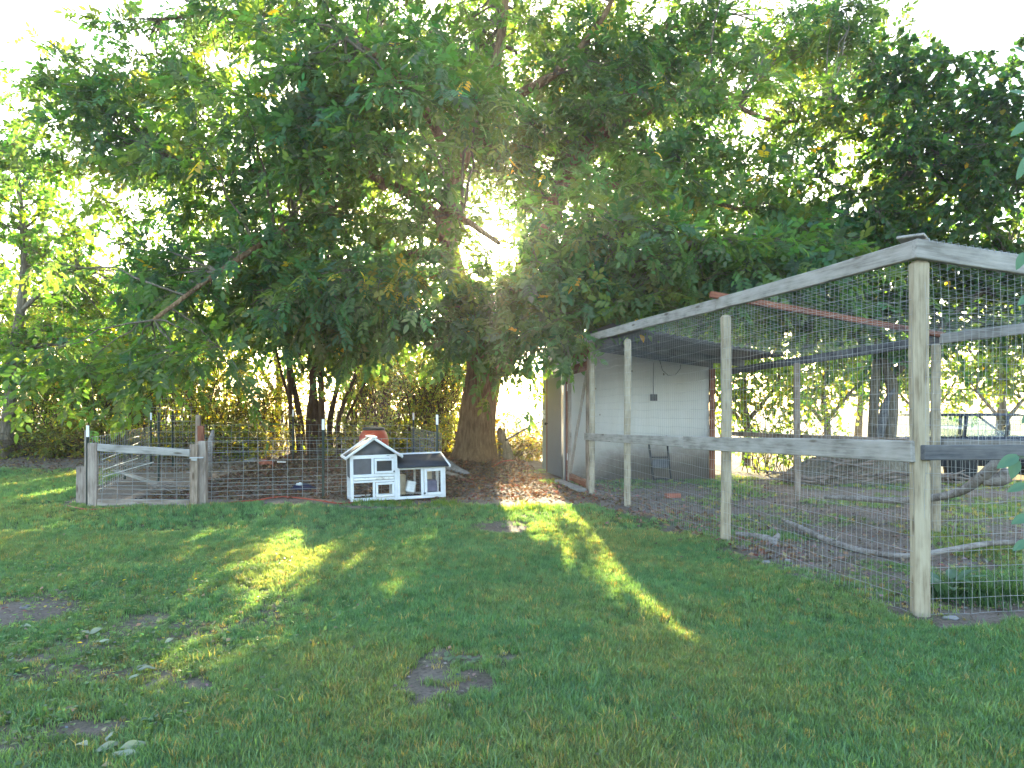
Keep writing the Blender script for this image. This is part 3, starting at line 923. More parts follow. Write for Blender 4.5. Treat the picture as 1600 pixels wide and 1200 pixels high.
# low growth between trunk and shed
shrub('weed_clump', 'arching dry weed stems between the thick trunk and the shed', 812, 17.2, .7, 1.3, 34, 6, (.12, .12, .03), None, bare=.6, stem=.006)
shrub('ground_ivy', 'low leafy brown-green ivy bank between trunk and shed', 815, 16.6, .8, .55, 40, 34, (.10, .085, .03), None, bare=.0, leaves=60, stem=.006)
for px, lab in ((10, 'low brownish bank of weeds at the left edge under the thicket'), (95, 'low bank of weeds left of the timber gate'), (190, 'low weeds at the back behind the timber gate'), (300, 'low weeds at the back behind the gate posts'),
                (390, 'low weeds under the thicket left of the many stems'), (570, 'low weeds under the thicket behind the barrel'), (660, 'low weeds under the thicket left of the thick trunk')):
    shrub('weed_bank', lab, px, 16.9, 1.0, .62, 50, 40, (.10, .105, .032), None, bare=.0, leaves=60, stem=.005)
# row of taller back shrubs, far side, bright
for px, Y0, w, h, lab in ((95, 22, 2.2, 4.6, 'tall bright shrub farthest left in the back row'), (215, 22.5, 2.2, 5.2, 'tall bright shrub in the back row above the gate'),
                          (330, 21.5, 2.0, 4.4, 'tall pale shrub in the back row right of the gate'), (600, 21.5, 2.0, 4.2, 'tall pale shrub in the back row behind the barrel'),
                          (695, 21, 1.6, 4.6, 'tall yellow shrub in the back row left of the trunk')):
    shrub('tall_shrub', lab, px, Y0, w, h, 46, 90, (.095, .125, .022), 'tall shrubs in the back row', leaves=44, stem=.022, lm=MED, leaf_len=.6, bare=.15)

BACKT = thing
for px, Y0, w, zlo, zhi, n_, lab in ((-60, 24, 2.6, 1.5, 7.6, 60, 'tall hazy back tree farthest left, behind the leaning tree'), (110, 26, 3.0, 1.5, 7.2, 70, 'bright back tree above the bushes left of the gate'),
                                (270, 25, 2.8, 1.6, 6.4, 64, 'bright back tree above the timber gate'), (430, 24, 2.6, 2.2, 6.2, 46, 'back tree behind the many-stemmed tree'),
                                (600, 25, 2.4, 2.4, 6.4, 40, 'back tree seen above the red barrel'), (950, 24, 2.8, 3.4, 6.6, 120, 'back tree rising behind the shed'), (1130, 26, 2.8, 2.8, 6.2, 110, 'back tree above the right end of the shed roof'),
                                (1340, 26, 2.8, 2.4, 5.2, 40, 'back tree behind the twin trunks'), (1560, 25, 2.8, 2.4, 5.8, 40, 'back tree farthest right')):
    s_ = F / Y0; zb = 640 + 1.1 * s_; zc = (zlo + zhi) / 2
    tree('background_tree', lab, (*P(px, 700, Y0)[:2], .2),
         [limb([(px, zb, Y0, .14), (px + 6, zb - zlo * s_, Y0, .1), (px - 8, zb - zc * s_, Y0, .07), (px + 8, zb - zhi * s_, Y0, .02)], 12),
          limb([(px + 3, zb - zlo * s_ * .8, Y0, .08), (px + .6 * w * s_, zb - zc * s_, Y0, .03)], 6), limb([(px + 3, zb - zlo * s_ * .7, Y0, .08), (px - .6 * w * s_, zb - zc * s_, Y0, .03)], 6)],
         [(px, 640 + 1.1 * s_ - zc * s_, Y0, w, 1.4, (zhi - zlo) / 2, int(n_ * 1.35))] + ([(1080, 500, 22, 2.9, 1.2, .95, 110), (1030, 566, 22, 3.0, .8, .55, 80)] if px == 1130 else [(1250, 490, 22.5, 1.8, 1.0, .8, 50)] if px == 1340 else []), MED, (.085, .125, .025), 6, .8, 16, group='trees in the far back row', size=(.9, 1.6))  # extra dense clumps added behind shed and pen to shade the pen floor
# many-stemmed tree in the middle of the thicket
mc = P(487, 712, 17.4)
stems = []
for a, b_, c, r_ in ((455, 445, 17.3, .07), (470, 430, 17.5, .09), (482, 505, 17.2, .08), (493, 480, 17.5, .12), (503, 500, 17.3, .1), (515, 560, 17.6, .08), (528, 600, 17.4, .07), (462, 405, 17.6, .05), (540, 640, 17.6, .045)):
    stems.append(limb([(a + 4, 722, c, r_), (a, 660, c, r_ * .85), ((a * .6 + b_ * .4), 580, c, r_ * .7), ((a * .3 + b_ * .7), 500, c - .3, r_ * .5), (b_, 400, c - .8, r_ * .25)], 12))
tree('multi_stem_tree', 'dark clump of many brown stems rising behind the wire fence', (mc.x, mc.y, .15), stems,
     [(480, 440, 16.2, 2.2, 1.0, 1.0, 44), (490, 540, 16.9, 1.3, .7, .6, 20), (380, 500, 16.4, 1.0, .8, .5, 6), (610, 490, 16.6, 1.3, .8, .6, 16)],
     SIMPLE, (.035, .075, .03), 6, .55, 16, mat=M['leaf'], barkm='cane', trunks=9)
# orchard trees far right, seen through the pen
for px, Y0, hgt, n_, lab in ((1165, 19, 3.2, 40, 'bright orchard tree seen past the shed corner'), (1290, 21, 3.6, 46, 'bright orchard tree seen through the middle of the pen'),
                             (1445, 24, 3.6, 36, 'small orchard tree right behind the near corner post'), (1570, 22, 3.4, 36, 'orchard tree above the parked wagon at the right edge')):
    s_ = F / Y0; zb = 640 + (EYE + .2) * s_
    tree('orchard_tree', lab, (*P(px, 700, Y0)[:2], -.2),
         [limb([(px, zb, Y0, .13), (px + 3, zb - 1.0 * s_, Y0, .1), (px - 4, zb - 2.0 * s_, Y0, .07), (px + 5, zb - hgt * s_, Y0, .03)], 10),
          limb([(px + 3, zb - 1.2 * s_, Y0, .07), (px + .9 * s_, zb - 2.2 * s_, Y0, .04)], 6), limb([(px + 2, zb - 1.0 * s_, Y0, .07), (px - .9 * s_, zb - 2.1 * s_, Y0, .04)], 6)],
         [(px, zb - 2.4 * s_, Y0, 1.7, 1.3, 1.0, n_), (px, zb - 3.6 * s_, Y0, 1.5, 1.2, .8, n_ // 2)], SIMPLE, (.085, .13, .03), 6, .6, 14,
         group='orchard trees beyond the pen', size=(.9, 1.4))
shrub('tall_shrub', 'leafy shrub behind the far end of the pen', 1215, 16.5, 1.3, 2.0, 40, 30, (.08, .12, .03), None, lm=MED, bare=.1)

# ------------------------------------------------------------------ wire pen
A = Vector((2.58, 4.50, 0)); Bp = Vector((LX(6.94), 6.94, 0)); Cp = Vector((LX(9.58), 9.58, 0)); Dp = Vector((LX(11.1), 11.1, 0))
Ep = Vector((4.5, 7.55, 0)); Fp = Vector((4.15, 10.35, 0)); Gp = Vector((5.03, 4.98, 0)); Hp = Vector((3.93, 12.9, 0))
def on(p, z): return Vector((p.x, p.y, z))
pen = thing('wire_pen', 'tall timber framed wire mesh poultry pen against the shed', 'pen', (A.x, A.y, 0))
for p, top, w, mt in ((A, 2.24, .098, 'post'), (Bp, 2.22, .09, 'post'), (Cp, 2.25, .085, 'post'), (Dp, 2.36, .085, 'post'), (Ep, 2.0, .085, 'post'), (Fp, 1.98, .085, 'brown'), (Gp, 2.05, .09, 'post')):
    beam('post', on(p, -.1), on(p, top), w, w, M[mt], pen, bev=.02, wob=.004)
# outward direction of the left face
nl = Vector((-.98, -.197, 0)).normalized(); nf = Vector((.19, -.98, 0)).normalized()
out = .06
def rail(name, p, q_, z0, z1, w, h, mt, n_, e0=0, e1=0, label=None):
    d = (q_ - p).normalized()
    o = beam(name, on(p, z0) + n_ * out - d * e0, on(q_, z1) + n_ * out + d * e1, w, h, M[mt], pen, wob=.003)
    if label: o['label'] = label
    return o
rail('top_rail', A, Bp + (Cp - Bp) * .02, 2.30, 2.335, .045, .115, 'grey', nl, .06, 0)
rail('top_rail', Bp + (Cp - Bp) * .02, Dp, 2.335, 2.42, .042, .115, 'grey', nl, 0, .45)
rail('top_rail', A, Gp, 2.30, 2.05, .045, .12, 'grey', nf, .09, .1)
rail('mid_rail', A, Bp + (Cp - Bp) * .3, 1.035, .945, .04, .135, 'grey', nl, .02, 0)
rail('mid_rail', Bp + (Cp - Bp) * .3, Dp, .945, .875, .038, .11, 'grey', nl, 0, .18)
rail('mid_rail', A, Gp, 1.03, 1.0, .04, .095, 'dark', nf, .03, .1, 'dark grey mid rail on the near side')
rail('back_rail', Ep, Hp, .94, .86, .04, .075, 'brown', Vector((.98, .1, 0)), 0, 0)
rail('back_rail', Gp, Ep, 1.0, .94, .04, .1, 'grey', Vector((.98, .1, 0)), 0, .02)
rail('top_rail', Ep, Hp, 2.05, 2.0, .05, .11, 'dark', Vector((.98, .1, 0)), 0, 0)
rail('top_rail', Gp, Ep, 2.05, 2.05, .05, .1, 'grey', Vector((.98, .1, 0)), 0, .0)
beam('roof_beam', on(Bp, 2.40) + Vector((-.16, -.03, .02)), on(Ep, 2.09) + Vector((.1, .02, 0)), .045, .06, M['rust'], pen)['label'] = 'rusty red roof beam'
beam('top_cap', on(A, 2.40) + Vector((-.06, .0, 0)), on(A, 2.385) + Vector((.3, .45, 0)), .16, .018, M['grey'], pen)

def mesh_panel(name, p, q_, zt0, zt1, n_, ov=.035, dx=.052, dz=.10, r=.0013, zb=0.0, bulge=.06, parent=pen):
    L = (q_ - p).length; d = (q_ - p).normalized()
    g = Geo()
    nv = int(L / dx)
    k = 26
    s_ = np.linspace(0, L, nv + 1)
    def pt(s, z):
        s = np.asarray(s, float); z = np.asarray(z, float)
        bl = bulge * (fbm(s * 1.1 + 3, z * 1.0 + 5, 2) - .35) * np.sin(np.pi * np.clip(z / 2.3, 0, 1)) ** .7
        bl = bl + .05 * np.exp(-z / .25) * (fbm(s * 2, z * 0 + 3, 2))
        x = p.x + d.x * s + n_.x * (ov + bl); y = p.y + d.y * s + n_.y * (ov + bl)
        zz = z + .012 * (fbm(s * 3 + 9, z * 2, 2) - .5) * 2 + .035 * (fbm(s * .9, z * 1.3 + 20, 2) - .5)
        sh = .016 * (fbm(s * 4 + z * 3, z * 1.2 + 70, 2) - .5) * 2
        return np.stack([x + d.x * sh, y + d.y * sh, zz], -1)
    T_ = np.linspace(0, 1, k)
    top = zt0 + (zt1 - zt0) * s_ / L
    Zv = zb + (top[:, None] - zb) * T_[None]; Sv = np.repeat(s_[:, None], k, 1)
    V, q = tubes(pt(Sv, Zv), np.full((nv + 1, k), r), 3); g.add(V, [q])
    nh = int((min(zt0, zt1) - zb) / dz) + 1
    kk_ = max(12, int(L * 10))
    Sh = np.repeat(np.linspace(0, L, kk_)[None], nh, 0); Zh = zb + np.arange(nh)[:, None] * dz + 0 * Sh
    V, q = tubes(pt(Sh, Zh), np.full((nh, kk_), r * 1.15), 3); g.add(V, [q])
    return tag(g.out(name, M['wire'], parent), kind='stuff')
mesh_panel('wire_mesh', A, Bp, 2.28, 2.28, nl)
mesh_panel('wire_mesh', Bp, Cp, 2.28, 2.3, nl)
mesh_panel('wire_mesh', Cp, Dp, 2.3, 2.36, nl)
mesh_panel('wire_mesh', A, Gp, 2.28, 2.05, nf, dx=.055)
mesh_panel('wire_mesh', Ep, Fp, 2.0, 2.0, Vector((-.98, -.1, 0)), r=.0011)
mesh_panel('wire_mesh', Gp, Ep, 2.0, 2.0, Vector((-.98, -.1, 0)), r=.0013)
# roof mesh, sagging
g = Geo()
def roofpt(u, v_):
    a = on(A, 2.36); b_ = on(Cp, 2.42); c = on(Gp, 2.1); d = on(Fp, 2.08)
    a, b_, c, d = [np.array(tuple(t_)) for t_ in (a, b_, c, d)]
    u = np.asarray(u)[..., None]; v_ = np.asarray(v_)[..., None]
    p = a * (1 - u) * (1 - v_) + c * u * (1 - v_) + b_ * (1 - u) * v_ + d * u * v_
    sag = -.10 * np.sin(np.pi * u) * (.6 + .6 * np.abs(np.sin(np.pi * v_ * 2))) + .03 * (fbm(u * 9, v_ * 20, 2) - .5)
    p[..., 2] += sag[..., 0]
    return p
for n1, n2, flip in ((48, 40, 0), (28, 50, 1)):
    a_ = np.linspace(0, 1, n1); b2 = np.linspace(0, 1, n2)
    U, W = np.meshgrid(b2, a_) if not flip else np.meshgrid(a_, b2)
    if flip: U = U.T; W = W.T
    V, q = tubes(roofpt(U, W), np.full(U.shape, .0012), 3); g.add(V, [q])
tag(g.out('roof_mesh', M['wire'], pen), kind='stuff')
# staples line of mesh bent over the near top rail
g = Geo()
for s in np.linspace(0, 2.4, 46):
    p = A + (Gp - A).normalized() * s; z = 2.36 - .1 * s
    p1 = on(p, z - .02) + nf * (out + .026); p2 = on(p, z + .006) + nf * (out + .02); p3 = on(p, z + .008) - nf * .03
    g.tube([p1, p2, p3], .0014, 3, False)
tag(g.out('folded_mesh', M['wire'], pen), kind='stuff')
# pen gate next to the shed
gate = bpy.data.objects.new('gate', None); COL.objects.link(gate); gate.parent = pen; gate.matrix_basis = Matrix.Translation(Vector((LX(11.3), 11.3, 0)) - A)
G0 = Vector((LX(11.32), 11.32, 0)); G1 = Vector((LX(12.35), 12.35, 0))
for nm, p0, p1, w, h, mt in (('stile', on(G0, .02), on(G0, 2.12), .04, .085, 'brown'), ('stile', on(G1, .06), on(G1, 2.1), .045, .10, 'tan'),
                            ('rail', on(G0, 2.0), on(G1, 1.97), .036, .15, 'rust'), ('rail', on(G0, .12), on(G1, .14), .036, .12, 'rust'),
                            ('brace', on(G0 + (G1 - G0) * .06, 1.9), on(G1 + (G0 - G1) * .06, .2), .03, .075, 'tan')):
    up_ = nl if nm == 'stile' else Vector((0, 0, 1))
    beam(nm, p0, p1, w, h, M[mt], gate, up=Vector((0, 0, 1)) if nm != 'stile' else Vector((.2, -.98, 0)), wob=.004)
beam('hinge', on(G1, 1.62) + nl * .04, on(G1, 1.74) + nl * .04, .008, .03, M['tip'], gate)
beam('hinge', on(G1, .42) + nl * .04, on(G1, .54) + nl * .04, .008, .03, M['tip'], gate)
mesh_panel('wire_mesh', G0, G1, 2.0, 2.0, nl, ov=.03, r=.001, zb=.15, parent=gate)
beam('lintel', on(Dp, 2.22) + nl * .01, on(Vector((LX(12.6), 12.6, 0)), 2.2) + nl * .01, .05, .13, M['rust'], pen)
beam('gate_post', on(Vector((LX(12.47), 12.47, 0)), -.1), on(Vector((LX(12.47), 12.47, 0)), 2.3), .06, .09, M['rust'], pen)
beam('threshold', on(Vector((LX(11.2) - .12, 11.2, 0)), .03), on(Vector((LX(12.5) - .15, 12.5, 0)), .05), .14, .05, M['stone'], pen)['label'] = 'pale concrete kerb under the gate'

# ------------------------------------------------------------------ shed
S0 = Vector((LX(12.7), 12.7, 0)); S1 = Vector((3.66, 13.2, 0)); S2 = Vector((.67, 14.9, 0)); S3 = S1 + (S2 - S0)
shed = thing('shed', 'low painted shed with white wall inside the pen and a blue grey door', 'shed', (S0.x, S0.y, 0))
def wall(name, a, b_, ha, hb, th_, mat, nrm, zb=-.1):
    d = (b_ - a).normalized(); k = nrm * th_
    Vv = [on(a, zb), on(b_, zb), on(b_, hb), on(a, ha)]
    Vv = Vv + [v_ - k for v_ in Vv]
    o_ = Vector((a.x, a.y, 0)); L = (b_ - a).length
    Mx = Matrix((d, nrm.normalized() * -1, Vector((0, 0, 1)))).transposed().to_4x4(); Mx.translation = o_
    inv = Mx.inverted()
    me = np_mesh(name, np.array([tuple(inv @ v_) for v_ in Vv]), [np.array([[0, 1, 2, 3], [5, 4, 7, 6], [4, 0, 3, 7], [1, 5, 6, 2], [3, 2, 6, 7], [4, 5, 1, 0]])])
    return link(name, me, mat, shed, Mx)
nfw = Vector(((S1 - S0).y, -(S1 - S0).x, 0)).normalized()
wall('front_wall', S0, S1, 2.42, 2.08, .09, M['wall'], nfw)
wall('side_wall', S0 + (S2 - S0) * .12, S0, 2.42, 2.42, .08, M['bluegrey'], nl)
wall('side_wall', S2, S0 + (S2 - S0) * .74, 2.5, 2.5, .08, M['greengrey'], nl)
wall('side_wall', S0 + (S2 - S0) * .74, S0 + (S2 - S0) * .12, 2.5, 2.45, .08, M['bluegrey'], nl, zb=2.05)
wall('back_wall', S3, S2, 2.1, 2.5, .08, M['greengrey'], -nfw)
wall('right_wall', S1, S3, 2.08, 2.1, .08, M['wall'], -nl)
dd = (S2 - S0)
dr0 = S0 + dd * .135; dr1 = S0 + dd * .66
door = beam('door', on((dr0 + dr1) / 2, .05) - nl * .01, on((dr0 + dr1) / 2, 2.0) - nl * .01, (dr1 - dr0).length, .04, M['bluegrey'], shed, up=nl)
beam('lock_stile', on(dr1, .03) + nl * .01, on(dr1, 2.0) + nl * .01, .17, .05, M['chipped'], door, up=nl)['label'] = 'chipped white edge of the door'
g = Geo(); hp = on(dr1 + (dr0 - dr1).normalized() * .05, 1.02) + nl * .035
g.tube([hp, hp + nl * .05], .012, 8); g.tube([hp + nl * .045, hp + nl * .06, hp + nl * .085, hp + nl * .09], [.014, .03, .028, .008], 10)
g.out('knob', M['black'], door)
jb = S0 + dd * .72
beam('door_frame', on(jb, -.05) + nl * .012, on(jb, 2.12) + nl * .012, .07, .07, M['rust'], shed, up=nl)
beam('door_frame', on(S0 + dd * .125, 2.06) + nl * .015, on(S0 + dd * .72, 2.09) + nl * .015, .05, .1, M['chipped'], shed)
for f_, mt in ((.80, 'greengrey'), (.88, 'greengrey'), (.965, 'greengrey')):
    beam('corner_trim', on(S0 + dd * f_, -.05) + nl * .022, on(S0 + dd * f_, 2.45) + nl * .022, .10, .03, M[mt], shed, up=nl)
for z_ in (1.12, 1.22): beam('switch_box', on(S0 + dd * .87, z_) + nl * .05, on(S0 + dd * .87, z_ + .075) + nl * .05, .12, .05, M['boxw'], shed, up=nl)
beam('corner_post', on(S1, -.1) + nfw * .02 + Vector((.05, .01, 0)), on(S1, 2.06) + nfw * .02 + Vector((.05, .01, 0)), .09, .08, M['rust'], shed)
# roof sheet: corrugated, sloping down to the right, reaching over the end of the pen
g = Geo()
ra = on(Dp + (Cp - Dp) * .62, 2.53) + nl * .02; rb = Vector((4.2, 10.9, 2.13)); rc = on(S2, 2.56) + Vector((-.02, .1, 0)); rd = on(S3, 2.25) + Vector((.2, .25, 0))
U, W = np.meshgrid(np.linspace(0, 1, 110), np.linspace(0, 1, 10))
pp = [np.array(tuple(t_)) for t_ in (ra, rb, rc, rd)]
Vr = (pp[0] * ((1 - U) * (1 - W))[..., None] + pp[1] * (U * (1 - W))[..., None] + pp[2] * ((1 - U) * W)[..., None] + pp[3] * (U * W)[..., None])
Vr[..., 2] += .012 * np.sin(U * 110 / 110 * 2 * np.pi * 27)
top = Vr.reshape(-1, 3); bot = top - np.array([0, 0, .006])
id_ = np.arange(1100).reshape(10, 110)
q = np.stack([id_[:-1, :-1], id_[:-1, 1:], id_[1:, 1:], id_[1:, :-1]], -1).reshape(-1, 4)
g.add(top, [q]); g.add(bot, [q[:, ::-1]])
g.out('roof', M['roof'], shed, smooth=True)
for f_ in (.30, .58, .86):
    p0 = ra + (rc - ra) * f_; p1 = rb + (rd - rb) * f_
    beam('rafter', p0 - Vector((0, 0, .075)), p1 - Vector((0, 0, .075)), .045, .11, M['dark'], shed)
# wall outlet and hanging cable
wp = lambda s, z: on(S0 + (S1 - S0) * s, z) + nfw * .012
beam('outlet_box', wp(.607, 1.46) , wp(.607, 1.58), .13, .05, M['slate'], shed, up=nfw)
g = Geo(); g.tube([wp(.607, 1.58), wp(.605, 1.8), wp(.607, 2.16)], .008, 5)
g.out('conduit', M['stone'], shed)
g = Geo()
g.tube([wp(.645, 2.2) + nfw * .03, wp(.66, 2.02) + nfw * .05, wp(.70, 1.92) + nfw * .06, wp(.75, 1.94) + nfw * .06, wp(.785, 2.05) + nfw * .05, wp(.79, 2.13) + nfw * .03], .006, 5)
tag(g.out('hanging_cable', M['black'], None, origin=(wp(.6, 0))), 'black cable hanging in a loop on the white shed wall', 'cable')
# black folding frame leaning on the wall
fr = thing('metal_frame', 'small black metal frame leaning against the white shed wall', 'frame', wp(.47, 0) + nfw * .25)
def fp(s, z, o_): return wp(s, z) + nfw * o_
g = Geo(); g.tube([fp(.565, .05, .28), fp(.56, .82, .05)], .02, 6); g.out('upright', M['black'], fr)
g = Geo(); g.tube([fp(.685, .05, .28), fp(.688, .82, .05)], .017, 6); g.out('upright', M['black'], fr)
for z_ in (.44, .06):
    g = Geo(); g.tube([fp(.565, z_, .17 if z_ > .2 else .28), fp(.685, z_, .17 if z_ > .2 else .28)], .013, 6); g.out('crossbar', M['black'], fr)
beam('shelf', fp(.57, .33, .2), fp(.68, .33, .2), .02, .16, M['slate'], fr)

# ------------------------------------------------------------------ timber gate and livestock panel fences
gg_ = thing('timber_gate', 'weathered timber framed gate with wire panel infill, left of the fence', 'gate', (-5.05, 9.5, 0))
gY = 9.52
def g2(px, py, Y_=gY): return P(px, py, Y_)
def vpost(name, px0, px1, pt, pb, Y_, mat, parent, d=.09, **k):
    c = (px0 + px1) / 2; w = (px1 - px0) * Y_ / F
    return beam(name, P(c, pb, Y_), P(c, pt, Y_), w, d, mat, parent, up=Vector((0, 1, 0)), wob=.003, **k)
vpost('stile', 138, 152.5, 692, 795, 9.5, M['tan'], gg_, .05)
vpost('stile', 297, 309, 694, 793, 9.5, M['brown'], gg_, .05)
beam('top_rail', P(153, 699, 9.47), P(297, 707, 9.47), .045, .10, M['grey'], gg_, wob=.005)
beam('bottom_rail', P(153, 786, 9.49), P(297, 786, 9.49), .045, .10, M['tan'], gg_, wob=.004)
beam('latch', P(296, 715.5, 9.43), P(318, 715, 9.43), .012, .02, M['chrome'], gg_)
beam('latch', P(299, 717, 9.44), P(308, 718, 9.44), .012, .045, M['chrome'], gg_)
HZ = [.1, .17, .24, .29, .35, .46, .58, .71, .86]
def panel(name, a, b_, zs, parent, dx=.2, r=.0032, z0=None, mat='panelwire', lean=0):
    a = Vector(a); b_ = Vector(b_); g = Geo(); L = (b_ - a).length; d = (b_ - a) / L
    for z in zs:
        s = np.linspace(0, L, 9)
        g.tube([a + d * t_ + Vector((0, 0, z + .008 * math.sin(t_ * 1.7 + z * 9))) for t_ in s], r, 4, False)
    t_ = dx * .3
    while t_ < L:
        p = a + d * t_
        g.tube([p + Vector((0, 0, zs[0] - .05)), p + Vector((.01 * math.sin(t_ * 5), .012, (zs[0] + zs[-1]) / 2)), p + Vector((0, 0, zs[-1] + .01))], r, 4, False)
        t_ += dx
    return tag(g.out(name, M[mat], parent), kind='stuff')
panel('wire_panel', P(152, 640, 9.46) * Vector((1, 1, 0)) if False else Vector((P(152, 0, 9.46).x, 9.46, 0)), Vector((P(297, 0, 9.46).x, 9.46, 0)), [z for z in HZ[:-1]], gg_)

fence = thing('livestock_fence', 'wire livestock panel fence with dark steel posts round the dirt plot', 'fence', (-3, 10.1, 0))
fence_l = [Vector((P(323, 0, 9.7).x, 9.7, 0)), Vector((P(505, 0, 10.3).x, 10.3, 0)), Vector((P(690, 0, 11.1).x, 11.1, 0))]
panel('wire_panel', fence_l[0], fence_l[1], HZ, fence); panel('wire_panel', fence_l[1], fence_l[2], HZ, fence)
side_far = Vector((P(642, 0, 15.5).x, 15.5, 0)); panel('wire_panel', fence_l[2], side_far, [h + .06 for h in HZ], fence)
lf0 = Vector((-5.68, 9.6, 0)); lf1 = Vector((P(237, 0, 16).x, 16, 0)); panel('wire_panel', lf0, lf1, [h + .06 for h in HZ], fence)
panel('wire_panel', lf1, side_far, [h + .1 for h in HZ], fence, r=.003)
def tpost(px, ptop, Y_, tipl=17, label=None):
    g = Geo(); top = P(px, ptop, Y_); z0 = float(gz(top.x, top.y)) - .1; tl = tipl / F * 10
    o_ = Vector((top.x, top.y, z0))
    for (dx_, w, dy) in ((0, .036, .006), (0, .008, .034)):
        pass
    p = beam('post', o_, top - Vector((0, 0, tl)), .036, .008, M['green'], fence, bev=.001, up=Vector((0, 1, 0)))
    q_ = beam('flange', o_ + Vector((0, -.018, 0)), top - Vector((0, -.0, tl)) + Vector((0, -.018, 0)), .008, .028, M['green'], p, bev=.001, up=Vector((0, 1, 0)))
    beam('post_tip', top - Vector((0, -.0, tl)), top, .037, .012, M['tip'], p, bev=.001, up=Vector((0, 1, 0)))
for a in ((505, 655, 10.26), (683, 648, 11.05), (195, 652, 13.0), (236, 645, 15.0), (270, 640, 14.8, 3), (458, 640, 15.7), (646, 645, 15.5), (137, 665, 9.62)):
    tpost(*a)
vpost('gate_post', 311.5, 323, 689, 790, 9.6, M['tan'], fence, .09)
vpost('gate_post', 306, 313, 648, 742, 10.9, M['brown'], fence, .06)
vpost('gate_post', 133, 139, 672, 790, 9.7, M['tan'], fence, .05)
tag(vpost('short_board', 120, 135, 729, 792, 9.75, M['tan'], None, .03), 'short brown board standing left of the timber gate', 'board')
tag(beam('reddish_board', P(314, 690, 10.8), P(314, 665, 10.8), .10, .03, M['rust'], None, up=Vector((0, 1, 0))), 'short reddish board fixed above the gate post', 'board')
# split log standing behind the post
g = Geo(); g.tube([P(326, 745, 10.6), P(326, 715, 10.6), P(329, 690, 10.6), P(333, 672, 10.6)], [.05, .055, .05, .02], 8)
tag(g.out('split_log', M['driftwood'], None, P(326, 745, 10.6)), 'pale split log standing behind the gate post', 'log')
# tall wire panels behind the gate
tp = thing('tall_wire_panel', 'tall wire panel standing on end behind the timber gate', 'panel', (P(265, 0, 12.5).x, 12.5, 0))
panel('wire_panel', Vector((P(228, 0, 12.5).x, 12.5, 0)), Vector((P(306, 0, 12.5).x, 12.5, 0)), list(np.arange(.1, 1.38, .2)) + [1.34], tp, dx=.15, r=.003)
panel('wire_panel', Vector((P(246, 0, 13.2).x, 13.2, 0)), Vector((P(300, 0, 13.2).x, 13.2, 0)), list(np.arange(1.1, 1.72, .1)), tp, dx=.15, r=.0025)
beam('stake', Vector((P(248, 0, 12.52).x, 12.52, 0)), Vector((P(248, 0, 12.52).x, 12.52, 1.25)), .03, .03, M['green'], tp)

# ------------------------------------------------------------------ rabbit hutch
th_ = math.radians(19)
hu = thing('rabbit_hutch', 'white and grey wooden rabbit hutch with gabled box and low run', 'hutch', (-2.25, 9.92, .0), th_)
hu.matrix_basis = Matrix.Translation((-2.25, 9.92, .0)) @ Matrix.Rotation(th_, 4, 'Z') @ Matrix.Rotation(math.radians(-1.0), 4, 'Y')
W1, W2, DP = .66, 1.36, .48
fwt = .035
def hb(name, x0, x1, y0, y1, z0, z1, mat='white', par=None, rot=(0, 0, 0)):
    return box(name, ((x0 + x1) / 2, (y0 + y1) / 2, (z0 + z1) / 2), (x1 - x0, y1 - y0, z1 - z0), M[mat], par or hu, rot, .003)
for x in (0, W1 - .045): 
    for y in (0, DP - .04): hb('leg', x, x + .045, y, y + .04, .0, .66)
hb('leg', W2 - .04, W2, 0, .04, 0, .46); hb('leg', W2 - .04, W2, DP - .04, DP, 0, .56)
hb('front_rail', .045, W1 - .045, .0, .03, .605, .655); hb('front_rail', .045, W1 - .045, .0, .03, .345, .385); hb('front_rail', .045, W1 - .045, .002, .03, .01, .055)
hb('tray', .05, W1 - .05, -.012, .4, .305, .338, 'chipped')
hb('front_rail', .045, W1 - .045, .0, .03, .268, .298)
hb('mullion', .295, .33, .0, .03, .386, .604); hb('mullion', .31, .345, 0, .03, .056, .267)
hb('front_panel', .047, .294, .012, .022, .387, .603, 'slate')
# gable panel
g = Geo(); me = np_mesh('gable', [(.02, .01, .655), (W1 - .02, .01, .655), (W1 / 2, .01, .86), (.02, .025, .655), (W1 - .02, .025, .655), (W1 / 2, .025, .86)], [np.array([[0, 1, 2], [5, 4, 3]]), np.array([[0, 3, 4, 1], [1, 4, 5, 2], [2, 5, 3, 0]])])
def hl(name, me, mat, par=None):
    o = bpy.data.objects.new(name, me); COL.objects.link(o); o.parent = par or hu; me.materials.append(M[mat]); return o
hl('gable', me, 'slate')
me2 = me.copy(); me2.materials.clear(); o = hl('gable', me2, 'slate'); o.location = (0, DP - .035, 0); o.matrix_basis = Matrix.Translation((0, DP - .035, 0))
# side walls
hb('side_panel', .004, .02, .04, DP - .04, .33, .655, 'slate'); hb('side_panel', W1 - .02, W1 - .004, .04, DP - .04, .33, .655, 'slate'); hb('back_panel', .045, W1 - .045, DP - .03, DP - .015, .33, .65, 'slate')
hb('floor', .02, W1 - .02, .03, DP - .03, .315, .33, 'brown')
def doorframe(x0, x1, z0, z1, mesh_dark=True, w=.032):
    d = bpy.data.objects.new('door', None); COL.objects.link(d); d.parent = hu; d.matrix_basis = Matrix.Identity(4)
    y0, y1 = -.018, .006
    for a in ((x0, x0 + w, z0, z1), (x1 - w, x1, z0, z1), (x0 + w, x1 - w, z1 - w, z1), (x0 + w, x1 - w, z0, z0 + w)):
        hb('frame', a[0], a[1], y0, y1, a[2], a[3], par=d)
    screen(x0 + w, x1 - w, z0 + w, z1 - w, 0, d)
    g = Geo()
    return d
